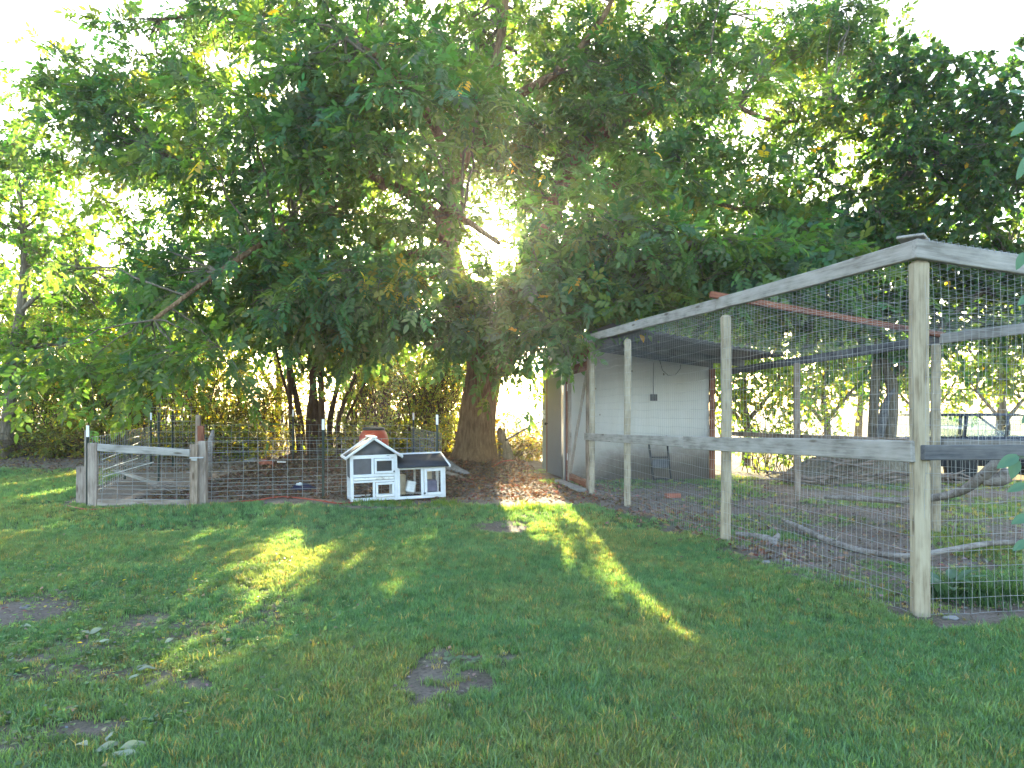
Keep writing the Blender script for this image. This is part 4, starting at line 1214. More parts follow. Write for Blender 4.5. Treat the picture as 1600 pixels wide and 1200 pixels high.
def screen(x0, x1, z0, z1, y, par, dx=.022):
    g = Geo()
    for x in np.arange(x0, x1, dx): g.tube([(x, y, z0), (x, y, z1)], .0005, 3, False)
    for z in np.arange(z0, z1, dx): g.tube([(x0, y, z), (x1, y, z)], .0005, 3, False)
    me = np_mesh('wire_screen', np.concatenate(g.V), [np.concatenate(v) for v in g.F.values()])
    o = hl('wire_screen', me, 'slate', par); o['kind'] = 'stuff'
d1 = doorframe(.335, .612, .39, .60)
hb('dark_sheet', .37, .585, .03, .035, .42, .57, 'black', d1)  # thin black sheet set just behind the upper door's screen
d2 = doorframe(.35, .612, .06, .262)
screen(.05, .31, .056, .267, .015, hu)
hb('latch', .60, .618, -.03, -.018, .40, .425, 'black'); hb('latch', .51, .55, -.008, 0, .635, .642, 'black')
hb('back_rail', .045, W1 - .045, DP - .03, DP, .02, .05); hb('side_rail', .005, .035, .04, DP - .04, .02, .05)
screen(.05, .6, .05, .32, DP - .01, hu, .03)
# right run
hb('run_rail', W1 + .001, W2 - .041, 0, .03, .005, .045); hb('run_rail', W1 + .001, W2 - .041, 0, .03, .425, .455); hb('run_mullion', 1.0, 1.04, 0, .03, .046, .424)
hb('run_post', W1 + .001, W1 + .035, -.001, .03, .046, .424)
hb('back_rail', W1 + .001, W2 - .041, DP - .03, DP, .005, .045); hb('back_rail', W1 + .001, W2 - .041, DP - .03, DP, .52, .555)
hb('back_mullion', .98, 1.01, DP - .028, DP - .002, .046, .519)
hb('side_rail', W2 - .032, W2 - .004, .041, DP - .041, .005, .045); hb('side_rail', W2 - .034, W2 - .006, .041, DP - .041, .435, .465)
doorframe(1.045, 1.325, .045, .43, w=.04)
screen(W1 + .035, 1.0, .046, .424, .015, hu); screen(W1 + .03, W2 - .04, .046, .52, DP - .015, hu, .03)
hb('latch', 1.03, 1.06, -.03, -.018, .07, .09, 'black')
# roofs
def slab(name, pts, th2, mat, par=None):
    pts = [Vector(p) for p in pts]; nn = (pts[1] - pts[0]).cross(pts[3] - pts[0]).normalized() * th2
    V = [tuple(p) for p in pts] + [tuple(p + nn) for p in pts]
    me = np_mesh(name, V, [np.array([[3, 2, 1, 0], [4, 5, 6, 7], [0, 1, 5, 4], [1, 2, 6, 5], [2, 3, 7, 6], [3, 0, 4, 7]])])
    return hl(name, me, mat, par)
pk_ = .885; ev = .665; o1 = .055
rl = slab('roof_panel', [(-.06, -o1, ev - .035), (W1 / 2, -o1, pk_), (W1 / 2, DP + o1, pk_), (-.06, DP + o1, ev - .035)][::-1], .012, 'felt')
rr_ = slab('roof_panel', [(W1 / 2, -o1, pk_), (W1 + .06, -o1, ev - .035), (W1 + .06, DP + o1, ev - .035), (W1 / 2, DP + o1, pk_)][::-1], .012, 'felt')
for y in (-o1 - .004, DP + o1 - .02):
    for x0, z0, x1, z1, pr in ((-.068, ev - .04, W1 / 2, pk_ + .012, rl), (W1 / 2, pk_ + .012, W1 + .068, ev - .04, rr_)):
        sa = slab('barge_board', [(x0, y, z0 - .028), (x1, y, z1 - .028), (x1, y, z1 + .014), (x0, y, z0 + .014)], -.024, 'white', pr)
hb('ridge_cap', W1 / 2 - .045, W1 / 2 + .045, -o1 - .02, DP + o1, pk_ + .012, pk_ + .03)
hb('eave_strip', -.078, -.058, -o1, DP + o1, ev - .055, ev - .02); hb('eave_strip', W1 + .058, W1 + .078, -o1, DP + o1, ev - .055, ev - .02)
rr2 = slab('run_roof', [(W1 + .005, -.06, .455), (W2 + .04, -.06, .455), (W2 + .04, DP + .02, .60), (W1 + .005, DP + .02, .60)], .014, 'felt')
slab('edge_board', [(W2 + .041, -.065, .44), (W2 + .041, DP + .02, .585), (W2 + .041, DP + .02, .625), (W2 + .041, -.065, .48)][::-1], -.022, 'white', rr2)
hb('top_board', W1 + .01, W2 + .06, DP + .005, DP + .035, .612, .635, par=rr2)
# things in the run
M2 = hu.matrix_basis
def inside(name, c, size, mat, rot, label, cat):
    o = box(name, c, size, M[mat], None, rot, .012); o.matrix_basis = M2 @ o.matrix_basis; tag(o, label, cat)
inside('plastic_feeder', (.875, .16, .165), (.13, .10, .165), 'boxw', (0, math.radians(12), 0), 'tilted white plastic box inside the low hutch run', 'box')
inside('beige_box', (.76, .36, .18), (.14, .12, .30), 'boxc', (0, 0, .1), 'beige box behind the white box in the hutch run', 'box')
inside('folded_cloth', (1.17, .3, .15), (.22, .2, .17), 'lav', (0, 0, 0), 'lavender grey cloth heap behind the run door of the hutch', 'cloth')
inside('cream_board', (1.17, .42, .33), (.16, .03, .22), 'boxc', (0, 0, 0), 'cream board standing above the cloth in the hutch run', 'board')

# ------------------------------------------------------------------ barrel
bc = P(584, 0, 14.4); bz = float(gz(bc.x, bc.y)); bar = thing('plastic_barrel', 'red plastic barrel with dark lid behind the hutch', 'barrel', (bc.x, bc.y, bz))
def lathe(name, prof_, mat, par, c, sides=28):
    pts = [Vector((c.x, c.y, z)) for r_, z in prof_]
    th = np.arange(sides) / sides * 2 * np.pi
    V = np.concatenate([np.stack([c.x + r_ * np.cos(th), c.y + r_ * np.sin(th), np.full(sides, c.z + z)], -1) for r_, z in prof_])
    k = len(prof_); i = np.arange(k - 1)[:, None] * sides; s = np.arange(sides)[None]
    q = np.stack([i + s, i + (s + 1) % sides, i + sides + (s + 1) % sides, i + sides + s], -1).reshape(-1, 4)
    return wmesh(name, V, [q, caps(1, k, sides)], mat, par, smooth=True)
cc = Vector((bc.x, bc.y, bz))
lathe('body', [(.22, -.03), (.25, 0), (.27, .1), (.28, .12), (.295, .3), (.305, .32), (.30, .34), (.298, .5), (.29, .58), (.278, .64), (.255, .70), (.22, .745), (.20, .76)], M['red'], bar, cc)
lathe('lid', [(.215, .755), (.225, .775), (.22, .80), (.16, .82), (.02, .83)], M['black'], bar, cc)

# ------------------------------------------------------------------ litter, stones, sticks, hose
def litter(name, label, xf, n_, base, sz=(.6, 1.2), cat='leaves'):
    x, y = xf(n_)
    pos = np.stack([x, y, gz(x, y) + .008 + .02 * RNG.random(len(x)) ** 2], -1)
    d = RNG.normal(size=(len(x), 3)); d[:, 2] *= .3
    up = np.tile([0, 0, 1.], (len(x), 1)) + RNG.normal(0, .5, (len(x), 3))
    t_ = np.array(base)[None] * (.5 + 1.0 * RNG.random((len(x), 1))) * (1 + .15 * RNG.normal(size=(len(x), 3)))
    V, q, tn = place(diamond_t(.07, .045), pos, d, up, sz[0] + (sz[1] - sz[0]) * RNG.random(len(x)), np.clip(t_, .01, .8), gap=False)
    return tag(wmesh(name, V, [q], M['litter'], None, tint=tn), label, cat, kind='stuff')
def f1(n_):
    x = RNG.normal(-.1, 1.3, n_); y = 9.9 + RNG.random(n_) ** .7 * 6.5
    k = (x < LX(y) - .1) & (grassiness(x, y) < .3); return x[k], y[k]
litter('leaf_litter', 'brown fallen leaves on the dirt around the thick trunk', f1, 9000, (.17, .095, .05))
def f2(n_):
    x = -5.4 + RNG.random(n_) * 4.6; y = 10.2 + RNG.random(n_) * 8.5; return x, y
litter('compost_litter', 'dark leaf litter covering the fenced dirt plot', f2, 15000, (.10, .06, .035))
def f3(n_):
    y = 6 + RNG.random(n_) * 6.5; x = LX(y) + RNG.normal(.1, .35, n_); return x, y
litter('pen_litter', 'brown leaves along the foot of the pen mesh', f3, 1500, (.18, .11, .07))
def f4(n_):
    x, y = wedge(n_, 2.2, 9.5); k = RNG.random(len(x)) < .07 + .93 * (x < -1.2) * (y < 5.5); return x[k], y[k]
litter('lawn_debris', 'scattered dry leaf bits on the lawn', f4, 2600, (.25, .18, .11), (.3, .6))
def f7(n_):
    x, y = wedge(n_, 2.3, 9.5); k = grassiness(x, y) < .35; return x[k], y[k]
litter('soil_crumbs', 'small crumbs and clods of earth on the bare lawn patches', f7, 14000, (.17, .14, .12), (.12, .42), 'soil')
x, y = wedge(34000, 2.2, 6.2); kw = (RNG.random(len(x)) < np.clip(sstep(-.6, -1.8, x) * .6 + .02, 0, 1) * (fbm(x * 3 + 50, y * 3) > .42)); x, y = x[kw], y[kw]
pos = np.stack([x, y, gz(x, y) + .012 + .03 * RNG.random(len(x))], -1); dW = RNG.normal(size=(len(x), 3)); dW[:, 2] = .15 + .3 * RNG.random(len(x))
V, q, tn = place(leaf_t(.022, .014, .2), pos, dW, np.tile([0, 0, 1.], (len(x), 1)) + RNG.normal(0, .3, (len(x), 3)), .6 + .8 * RNG.random(len(x)), leaf_tints(len(x), (.10, .15, .085), .5, .02), gap=False)
tag(wmesh('lawn_weeds', V, [q], M['leaf'], None, tint=tn), 'small broad leaved weeds spread through the worn corner of the lawn', 'weeds', kind='stuff')
def f5(n_):
    x = -14 + RNG.random(n_) * 14; y = 13.8 + RNG.random(n_) * 6; return x, y
litter('hedge_litter', 'leaf litter under the thicket at the back', f5, 12000, (.13, .09, .05))
def f6(n_):
    y = 4.6 + RNG.random(n_) * 8; x = LX(y) + RNG.random(n_) * 3.2; return x, y
litter('pen_floor_bits', 'straw and bark bits on the dirt floor of the pen', f6, 3500, (.17, .13, .1), (.25, .8))

def stone(px, py, s, label, mat='stone', flat=.6):
    c = GP(px, py); bm = bmesh.new(); bmesh.ops.create_icosphere(bm, subdivisions=2, radius=1)
    sd = random.random() * 50
    for v_ in bm.verts:
        k = 1 + .45 * (float(fbm(v_.co.x * 1.5 + sd, v_.co.y * 1.5 + v_.co.z, 2)) - .5) * 2
        v_.co = Vector((v_.co.x * s * k, v_.co.y * s * k * .8, v_.co.z * s * k * flat))
    me = bpy.data.meshes.new('stone'); bm.to_mesh(me); bm.free(); me.polygons.foreach_set('use_smooth', [True] * len(me.polygons))
    o = link('stone', me, M[mat], None, Matrix.Translation((c.x, c.y, float(gz(c.x, c.y)) + s * flat * .4)))
    return tag(o, label, 'stone', 'stones along the foot of the pen')
stone(1197, 883, .035, 'largest pale stone in the grass beside the pen mesh')
stone(1231, 880, .03, 'pale stone just inside the mesh right of the largest one')
stone(1262, 894, .02, 'small pale stone at the mesh between the posts')
stone(1219, 903, .015, 'tiny pale pebble in the grass left of the mesh')
stone(1334, 944, .016, 'tiny white pebble in grass left of the near corner post')
stone(1373, 929, .018, 'small pebble at the mesh close to the near corner post')
stone(1300, 903, .015, 'pebble in the dirt midway along the near mesh')
stone(1486, 968, .05, 'flat grey stone right of the near corner post', flat=.3)
stone(40, 950, .03, 'pale stone on the bare patch at the left edge', flat=.5)
# brick on the pen floor
bk = GP(1051, 778); o = box('brick', (bk.x, bk.y, .035), (.22, .1, .065), M['brick'], None, (0, 0, .2), .006); tag(o, 'red brick lying on the pen floor before the shed', 'brick')

def branch(name, label, rows, mat, cat='branch', sides=10, forks=()):
    nd = limb(rows, 26)
    g = Geo(); trunk_tube(g, nd, sides, .12)
    for f_ in forks:
        nd2 = limb(f_, 10); trunk_tube(g, nd2, 7, .12)
    o_ = nd[0, :3]
    return tag(g.out(name, M[mat], None, origin=tuple(o_), smooth=True), label, cat)
branch('bleached_branch', 'long bleached branch propped across the pen', [(1288, 776, 8.0, .022), (1340, 779, 7.7, .03), (1400, 782, 7.4, .035), (1450, 779, 7.1, .038), (1500, 768, 6.8, .04), (1540, 740, 6.5, .05), (1580, 700, 6.3, .05)], 'driftwood',
       forks=[[(1535, 750, 6.55, .05), (1565, 748, 6.5, .07), (1575, 735, 6.45, .05)]])
branch('fallen_branch', 'long brown stick lying on the pen floor behind the near mesh', [(1222, 812, 7.9, .016), (1250, 824, 7.5, .026), (1290, 843, 6.95, .028), (1350, 861, 6.45, .026), (1420, 869, 6.15, .025), (1480, 860, 6.2, .025), (1560, 848, 6.5, .025), (1640, 852, 6.6, .022)], 'driftwood',
       forks=[[(1245, 830, 7.6, .014), (1270, 838, 7.4, .01), (1240, 848, 7.3, .008)], [(1300, 852, 6.9, .01), (1312, 835, 6.9, .005)]])
branch('driftwood_root', 'gnarled forked grey root at the foot of the mesh', [(1150, 834, 7.2, .025), (1180, 840, 7.1, .045), (1200, 846, 6.9, .055), (1212, 858, 6.7, .05), (1206, 872, 6.5, .03)], 'driftwood',
       forks=[[(1200, 850, 6.9, .035), (1212, 842, 6.95, .035), (1216, 834, 7.0, .015)], [(1206, 866, 6.6, .025), (1222, 874, 6.45, .012)]])
branch('straw_stalk', 'thin dry stalk leaning in the grass by the mesh', [(1344, 905, 5.35, .004), (1352, 925, 5.3, .005), (1356, 938, 5.2, .004)], 'tan', sides=5)
branch('straw_stalk', 'thin upright yellow stalk behind the near corner post', [(1496, 805, 6.3, .003), (1490, 825, 6.3, .004), (1487, 842, 6.3, .004)], 'tan', sides=5)
# root and stones at the tree foot
branch('split_log', 'weathered log lying at the foot of the thick trunk beside the hutch', [(694, 722, 14.2, .09), (712, 735, 13.9, .10), (738, 746, 13.6, .06)], 'driftwood', 'log')
branch('split_log', 'second grey log lying under the first beside the hutch', [(690, 738, 13.6, .05), (712, 745, 13.3, .06), (735, 752, 13.1, .03)], 'brown', 'log')
branch('old_stump', 'dark mossy stump standing right behind the thick trunk', [(792, 727, 15.9, .17), (790, 708, 15.9, .17), (787, 692, 15.9, .12), (782, 676, 15.9, .09), (781, 668, 15.9, .03)], 'bark2', 'stump',
       forks=[[(788, 688, 15.9, .03), (788, 672, 15.9, .02), (787, 662, 15.9, .008)]])
branch('leaning_stick', 'thin dark stick leaning between the stump and the shed', [(790, 688, 15.8, .02), (820, 671, 15.4, .018), (852, 655, 15.0, .015)], 'dark', 'stick', 6)
branch('dark_snag', 'short black leaning snag between the twin trunks', [(1372, 690, 13.3, .06), (1378, 660, 13.3, .09), (1386, 625, 13.3, .06), (1398, 608, 13.3, .03)], 'dark', 'snag', 8)
# hoses
def hose(name, label, pts):
    P3 = [Vector((GP(a, b_).x, GP(a, b_).y, 0)) for a, b_ in pts]
    rows = [(p.x, p.y, float(gz(p.x, p.y)) + .02, .011) for p in P3]
    nd = spline(rows, 60); g = Geo(); V, q = tubes(nd[None, :, :3], nd[None, :, 3], 6); g.add(V, [q])
    return tag(g.out(name, M['hose'], None, tuple(nd[0, :3]), smooth=True), label, 'hose')
hose('garden_hose', 'orange hose lying in the grass before the timber gate', [(106, 791), (122, 796), (140, 797), (175, 797), (205, 795)])
hose('garden_hose', 'orange hose lying along the foot of the wire fence', [(345, 790), (370, 787), (400, 784), (440, 781), (490, 784), (530, 788), (560, 786)])
nd = spline([(*P(757, 742, 14.4), .014), (*P(770, 730, 14.5), .014), (*P(785, 721, 14.7), .014), (*P(802, 719, 14.9), .014)], 24)
g = Geo(); V, q = tubes(nd[None, :, :3], nd[None, :, 3], 6); g.add(V, [q]); tag(g.out('garden_hose', M['hose'], None, tuple(nd[0, :3])), 'faded orange hose arching over the soil at the thick trunk', 'hose')
# cloth heap, litter things in the plot
def lump(name, label, c, s, mat, cat, seed=1):
    bm = bmesh.new(); bmesh.ops.create_icosphere(bm, subdivisions=4, radius=1)
    for v_ in bm.verts:
        k = 1 + .5 * (float(fbm(v_.co.x * 2 + seed * 7, v_.co.y * 2 + v_.co.z * 2, 3)) - .5) * 2
        v_.co = Vector((v_.co.x * s[0] * k, v_.co.y * s[1] * k, max(v_.co.z, -.2) * s[2] * k))
    me = bpy.data.meshes.new(name); bm.to_mesh(me); bm.free(); me.polygons.foreach_set('use_smooth', [True] * len(me.polygons))
    return tag(link(name, me, M[mat], None, Matrix.Translation(c)), label, cat)
def gpt(px, Y_): 
    x = (px - 800) * Y_ / F; return Vector((x, Y_, float(gz(x, Y_))))
lump('cloth_heap', 'dark navy cloth heap lying behind the wire fence', gpt(475, 11.2), (.2, .14, .09), 'navy', 'cloth', 2)
lump('white_rag', 'small white rag on top of the navy cloth heap', gpt(468, 11.15) + Vector((0, 0, .09)), (.05, .04, .03), 'boxw', 'rag', 4)
lump('red_rag', 'dull red rag lying in the fenced plot', gpt(416, 15.0) + Vector((0, 0, .05)), (.14, .08, .08), 'brick', 'rag', 5)
box_ = box('white_stick', tuple(gpt(440, 14.8) + Vector((0, 0, .1))), (.18, .03, .025), M['boxw'], None, (0, .02, 0)); tag(box_, 'short white stick lying beside the red rag', 'stick')
lump('pale_rock', 'pale rock lying at the back of the fenced plot', gpt(392, 15.5) + Vector((0, 0, .05)), (.13, .08, .07), 'stone', 'rock', 7)
# straw heap inside gate
g = Geo()
for i in range(60):
    c = gpt(230 + 60 * random.random(), 10.6 + random.random()); a = random.random() * 6.28; L_ = .2 + .3 * random.random()
    g.tube([c + Vector((0, 0, .02 + .15 * random.random())), c + Vector((L_ * math.cos(a), L_ * math.sin(a), .02 + .2 * random.random()))], .004, 4)
tag(g.out('straw_heap', M['tan'], None, gpt(260, 11)), 'scattered pale straw stalks behind the timber gate', 'straw', kind='stuff')
# bent pale rails seen through the gate
for i, (a, b_) in enumerate((((160, 718), (192, 706)), ((160, 734), (215, 716)), ((160, 745), (240, 722)))):
    tag(beam('thin_rail', P(a[0], a[1], 10.6), P(b_[0], b_[1], 11.8), .012, .014, M['boxw'], None), ('topmost', 'middle', 'lowest')[i] + ' of the three thin pale rails slanting behind the gate', 'rail', 'pale rails behind the gate')
tag(beam('fallen_board', P(180, 735, 12.5), P(248, 757, 11.6), .10, .03, M['grey'], None), 'grey board lying at a slant behind the gate', 'board')
tag(beam('low_board', P(250, 752, 11.7), P(300, 757, 11.5), .03, .1, M['brown'], None), 'low brown board on edge behind the gate', 'board')

# ------------------------------------------------------------------ plants: pale fallen weed leaves, burdock, sapling
def big_leaf(g, base, dirv, L, W, up=(0, 0, 1), bend=.25, tint=(.2, .25, .15), wave=.06, seed=0):
    d = Vector(dirv).normalized(); s = d.cross(Vector(up)).normalized(); u = s.cross(d)
    k = 9; V = []; F_ = []
    for i in range(k):
        t_ = i / (k - 1); w = W * .5 * (math.sin(math.pi * min(1, t_ * .93 + .05)) ** .75) * (1.1 - .35 * t_)
        if i == k - 1: w = W * .01
        c = Vector(base) + d * (L * t_) - u * (bend * L * t_ * t_)
        for j, sgn in enumerate((-1, -.5, 0, .5, 1)):
            V.append(tuple(c + s * (w * sgn) + u * (abs(sgn) * w * .35 + wave * L * .3 * math.sin(t_ * 9 + sgn * 3 + seed))))
    for i in range(k - 1):
        for j in range(4):
            a = i * 5 + j; F_.append([a, a + 1, a + 6, a + 5])
    g.add(V, [np.array(F_)], tint)
M['plant'] = leafmat('broad_leaves', .35, (1.6, 1.5, .6), .5)
def pale_leaves(label, spots):
    g = Geo(); g0 = GP(spots[0][0], spots[0][1])
    for i, (px, py, ang, L_) in enumerate(spots):
        c = GP(px, py); c.z = float(gz(c.x, c.y)) + .035
        c.z -= .012; L_ *= .8; big_leaf(g, c, (math.cos(ang), math.sin(ang), random.uniform(.1, .5)), L_, L_ * random.uniform(.3, .45), up=(random.uniform(-.8, .8), -.5, 1), bend=random.uniform(.2, .5), wave=.16, tint=np.array((.30, .33, .24)) * random.uniform(.75, 1.25), seed=i * 2.3)
    tag(g.out('mullein_leaves', M['plant'], None, (g0.x, g0.y, 0), smooth=True), label, 'leaves', 'pale wilted leaves on the lawn')
pale_leaves('pale wilted leaves lying lowest at the lawn edge front left', [(150, 1185, .9, .13), (135, 1178, 2.6, .10), (175, 1192, .1, .12), (185, 1185, .6, .13), (165, 1170, 1.6, .07)])
pale_leaves('pale wilted leaf pair on the worn lawn at left centre', [(215, 1052, .3, .10), (213, 1050, 1.2, .08), (218, 1060, -2, .07)])
pale_leaves('pale wilted leaves left on the worn lawn near the bare patch', [(140, 997, 1.0, .10), (140, 998, 2.8, .09), (155, 1010, .4, .06)])
pale_leaves('small pale leaf near the left edge of the lawn', [(32, 983, .3, .08)])
pale_leaves('narrow pale leaves right of the wilted pair', [(258, 1010, 1.0, .07), (263, 1008, 1.3, .08)])
# weeds on the bare patch in the middle of the lawn
g = Geo(); c0_ = GP(735, 1032)
for i in range(22):
    px = 690 + 90 * random.random(); c = GP(px, 1028 + 10 * random.random()); c.z = .01
    a = random.random() * 6.28; big_leaf(g, c, (math.cos(a), math.sin(a), .3), .04 + .04 * random.random(), .028, tint=(.12, .17, .09), seed=i)
tag(g.out('bindweed', M['plant'], None, (c0_.x, c0_.y, 0)), 'small grey green weed creeping over the bare patch in the lawn', 'weed')
for px, py, lab in ((722, 1048, 'curled pale dry leaf on the bare lawn patch'),):
    pass
def plant(name, label, base, specs, tint, cat='plant', stem=True, mat='plant'):
    t = thing(name, label, cat, tuple(base))
    for i, (st, d, L_, W_) in enumerate(specs):
        g = Geo(); big_leaf(g, Vector(st), d, L_, W_, tint=np.array(tint) * random.uniform(.8, 1.2), seed=i * 1.7, bend=.3, wave=.1)
        g.out('leaf', M[mat], t, smooth=True)
        if stem:
            g = Geo(); g.tube([Vector(base), (Vector(base) + Vector(st)) / 2 + Vector((0, 0, .02)), Vector(st)], .005, 5); g.out('stalk', M['plant_stem'], t)
    return t
M['plant_stem'] = plain('green_stalk', (.08, .12, .05), .7)
bb = GP(1495, 942) + Vector((.03, .12, 0))
specs = []
for i in range(15):
    a = i * 2.4; r_ = .02 + .1 * random.random(); specs.append((bb + Vector((r_ * math.cos(a), r_ * math.sin(a), .03 + .1 * random.random())), (math.cos(a), math.sin(a), .9 - .05 * i), .11 + .07 * random.random(), .08))
specs.append((bb + Vector((-.06, -.02, .02)), (-.25, -.35, .9), .15, .11))
plant('burdock_plant', 'broad-leaved weed growing just right of the near corner post', bb, specs, (.085, .16, .09))
# fine weeds beside it
x = bb.x + .2 + RNG.normal(0, .16, 260); y = bb.y + .05 + RNG.normal(0, .10, 260)
tn_ = np.tile([[.045, .095, .05]], (260, 1)) * (.7 + .6 * RNG.random((260, 1)))
scatter_grass('tall_weeds', 'tall soft weeds inside the mesh beside the burdock', np.stack([x, y, gz(x, y)], -1), 1.0 + 1.5 * RNG.random(260) ** 2, np.full(260, 4), tn_, TUFTS, 'weeds')
# tall tufts sunlit around the hutch
x = np.concatenate([-2.15 + RNG.random(90) * .75, RNG.normal(-.9, .12, 40), RNG.normal(.25, .2, 60)]); y = np.concatenate([9.62 + RNG.random(90) * .25, RNG.normal(9.7, .1, 40), RNG.normal(9.2, .2, 60)])
nn_ = len(x); tn_ = np.tile([[.09, .15, .03]], (nn_, 1)) * (.7 + .6 * RNG.random((nn_, 1)))
scatter_grass('hutch_weeds', 'taller grass tufts growing in front of the hutch', np.stack([x, y, gz(x, y)], -1), (.6 + 1.0 * RNG.random(nn_)), np.full(nn_, 4), tn_, TUFTS)
# sapling leaves reaching in from the right edge
sb = Vector((3.25, 3.95, 0)); st = thing('sapling', 'sapling with big drooping leaves reaching in at the right edge', 'sapling', tuple(sb))
nd = spline([(3.35, 3.95, -.02, .016), (3.33, 3.96, .5, .014), (3.3, 3.95, 1.0, .012), (3.36, 3.9, 1.8, .01), (3.3, 3.8, 2.6, .008), (3.25, 3.75, 3.2, .004)], 24)
g = Geo(); V, q = tubes(nd[None, :, :3], nd[None, :, 3], 7); g.add(V, [q]); g.out('stem', M['bark2'], st, smooth=True)
for i, (px, py, dx_, dz_, L_, W_) in enumerate(((1590, 712, -.8, -.35, .16, .065), (1585, 714, -.25, -1, .13, .07), (1606, 716, .5, -.4, .14, .07), (1602, 757, -.9, -.25, .13, .05),
                                               (1606, 806, -.9, -.3, .12, .055), (1604, 845, -.8, -.4, .11, .05), (1612, 190, -.9, -.55, .17, .06), (1610, 240, -.6, -.9, .19, .055), (1606, 150, -.9, .15, .13, .05),
                                               (1600, 395, -.5, -.8, .12, .05), (1612, 460, -.8, -.5, .12, .05), (1610, 90, -.7, .3, .14, .05), (1615, 640, -.6, -.5, .12, .05))):
    b0 = P(px, py, 3.85); g = Geo()
    big_leaf(g, b0, (dx_, -.25, dz_), L_ * .95, W_, up=(0, -.8, .6), tint=(.08, .17, .10), seed=i, bend=.1, wave=.03)
    g.out('leaf', M['plant'], st, smooth=True)
    j = np.argmin(np.abs(nd[:, 2] - b0.z + .05)); g = Geo(); g.tube([Vector(nd[j, :3]), b0], .003, 5); g.out('stalk', M['plant_stem'], st)

# ------------------------------------------------------------------ brush pile behind the pen
pc = P(1335, 760, 12.9)
bp_ = thing('brush_pile', 'grey heap of old wood and brush behind the pen', 'brush pile', (pc.x, pc.y, -.1))
Nn = 60; U, W = np.meshgrid(np.linspace(-1, 1, Nn), np.linspace(-1, 1, 30))
hgt = np.clip(1 - U ** 2, 0, 1) ** .6 * np.clip(1 - W ** 2, 0, 1) ** .5
Zp = -.25 + hgt * (.82 + .35 * (fbm(U * 4 + 3, W * 3, 4) - .4) + .2 * U) + .05 * fbm(U * 15, W * 10, 3)
Vp = np.stack([pc.x + U * 1.5, pc.y + W * .55, Zp], -1).reshape(-1, 3); id_ = np.arange(Nn * 30).reshape(30, Nn)
wmesh('mound', Vp, [np.stack([id_[:-1, :-1], id_[:-1, 1:], id_[1:, 1:], id_[1:, :-1]], -1).reshape(-1, 4)], M['bark2'], bp_, smooth=True)
g = Geo()
for i in range(90):
    x = pc.x + random.uniform(-1.5, 1.4); y = pc.y - .35 + random.uniform(-.35, .4); a = random.uniform(-.5, .5) + (3.14 if random.random() < .5 else 0); L_ = random.uniform(.3, 1.0); z = random.uniform(.0, .5) * (1 - abs(x - pc.x) / 1.9)
    g.tube([(x, y, z), (x + L_ * .5 * math.cos(a), y, z + random.uniform(-.05, .12)), (x + L_ * math.cos(a), y + L_ * math.sin(a) * .3, z + random.uniform(-.1, .15))], [.022, .018, .008], 5)
tag(g.out('sticks', M['stick'], bp_), kind='stuff')

# ------------------------------------------------------------------ parked wagon
cz = -.22; cl = 4.5
cx0, cy0 = P(1438, 0, 14.6).x, 14.6
car = thing('parked_wagon', 'dark blue station wagon parked beyond the pen at right', 'car', (cx0, cy0, cz), math.radians(4))
CM = car.matrix_basis
def cobj(name, V, faces, mat, par=None, smooth=False):
    V = np.array([tuple(CM @ Vector(v_)) for v_ in V]); return wmesh(name, V, faces, mat, par or car, smooth=smooth)
low = [(0.02, .35), (.0, .6), (.04, .88), (.12, .93), (3.05, .95), (3.3, .93), (4.2, .82), (4.45, .68), (4.48, .35)]
def prism(prof_, y0, y1):
    k = len(prof_); V = [(a, y0, b_) for a, b_ in prof_] + [(a, y1, b_) for a, b_ in prof_]
    q = [[i, (i + 1) % k, (i + 1) % k + k, i + k] for i in range(k)]
    return V, [np.array(q), np.array([list(range(k))[::-1], list(range(k, 2 * k))])]
V, f_ = prism(low, 0, 1.7); cobj('body', V, f_, M['car'])
V, f_ = prism([(.28, 1.40), (.45, 1.44), (2.2, 1.44), (2.4, 1.40), (2.4, 1.385), (.28, 1.385)], .14, 1.56); roof_ = cobj('roof', V, f_, M['car'])
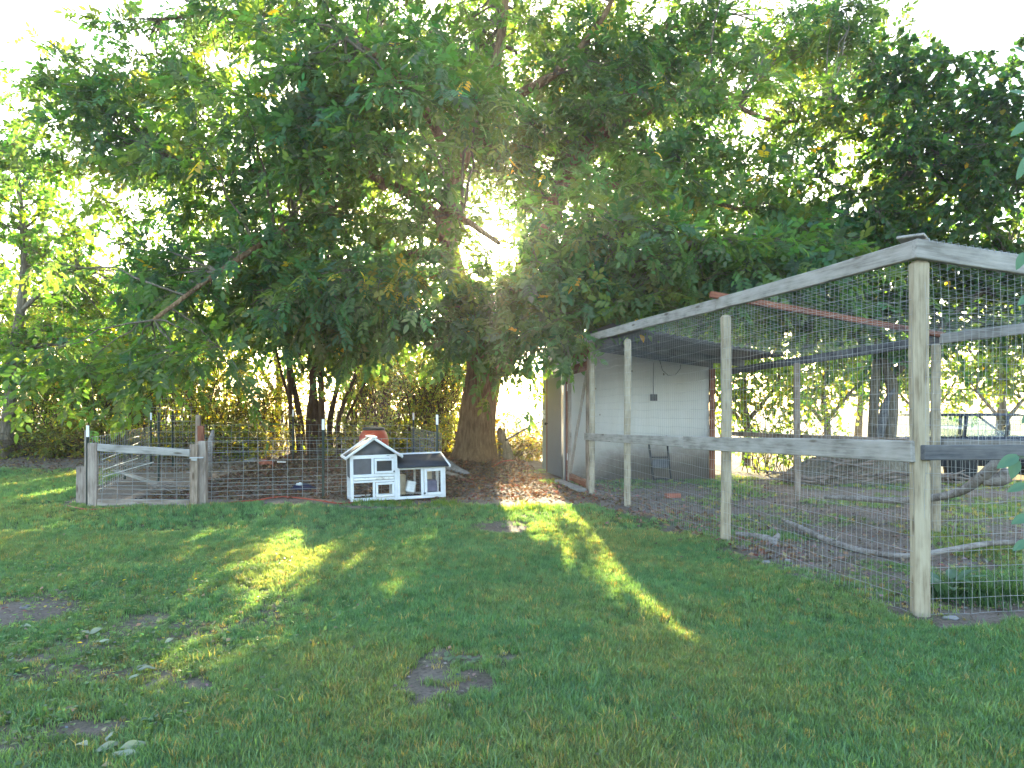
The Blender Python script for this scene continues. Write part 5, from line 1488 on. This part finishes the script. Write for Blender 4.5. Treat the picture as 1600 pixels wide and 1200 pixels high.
for y in (.13, 1.53):
    for a, b_ in (((.12, .93), (.34, 1.40)), ((1.02, .94), (1.08, 1.39)), ((1.95, .95), (1.98, 1.39)), ((3.0, .95), (2.36, 1.40))):
        w = .06 if a[0] not in (.12,) else .1
        V, f_ = prism([(a[0], a[1]), (a[0] + w, a[1]), (b_[0] + w, b_[1]), (b_[0], b_[1])], y, y + .045); cobj('pillar', V, f_, M['car'])
    V, f_ = prism([(.2, .94), (2.98, .95), (2.4, 1.39), (.38, 1.39)], y + .018, y + .024); cobj('window', V, f_, M['glass'])
V, f_ = prism([(-.06, .38), (-.06, .52), (.1, .54), (.1, .36)], -.01, 1.71); cobj('bumper', V, f_, M['chrome'])
V, f_ = prism([(-.012, .62), (-.012, .8), (.34, .8), (.34, .62)], -.015, .3); cobj('tail_lamp', V, f_, M['tail'])
V, f_ = prism([(.2, .55), (.2, .58), (4.3, .58), (4.3, .55)], -.012, .02); cobj('trim_strip', V, f_, M['chrome'])
for x in (.9, 3.6):
    for y in (.05, 1.65):
        g = Geo(); c = Vector((x, y, .31)); ring = [CM @ (c + Vector((0, dy, 0))) for dy in (-.11, -.09, .09, .11)]
        V, q = tubes(np.array([[tuple(p) for p in ring]]), np.array([[.27, .31, .31, .27]]), 24); g.add(V, [q, caps(1, 4, 24)])
        wh = g.out('wheel', M['tyre'], car, smooth=False)
        g = Geo(); V, q = tubes(np.array([[tuple(CM @ (c + Vector((0, dy, 0)))) for dy in (-.125, -.115, .115, .125)]]), np.array([[.1, .18, .18, .1]]), 18); g.add(V, [q, caps(1, 4, 18)]); g.out('hubcap', M['tyre'], wh)

# ------------------------------------------------------------------ thin volume added to imitate lens glare
hz = box_mesh(140, 140, 32, 0)
m, n, l, b = newmat('glare_haze_air')
n.remove(b)
pv = n.new('ShaderNodeVolumePrincipled'); pv.inputs['Color'].default_value = (.95, .97, 1, 1)
pv.inputs['Density'].default_value = GLARE_HAZE
pv.inputs['Anisotropy'].default_value = .65
l.new(pv.outputs[0], n['Material Output'].inputs['Volume'])
o = link('glare_haze', hz, m, None, Matrix.Translation((0, 30, 14.5)))
tag(o, 'thin volume added to stand in for lens glare around the low sun', 'glare_haze', kind='stuff')
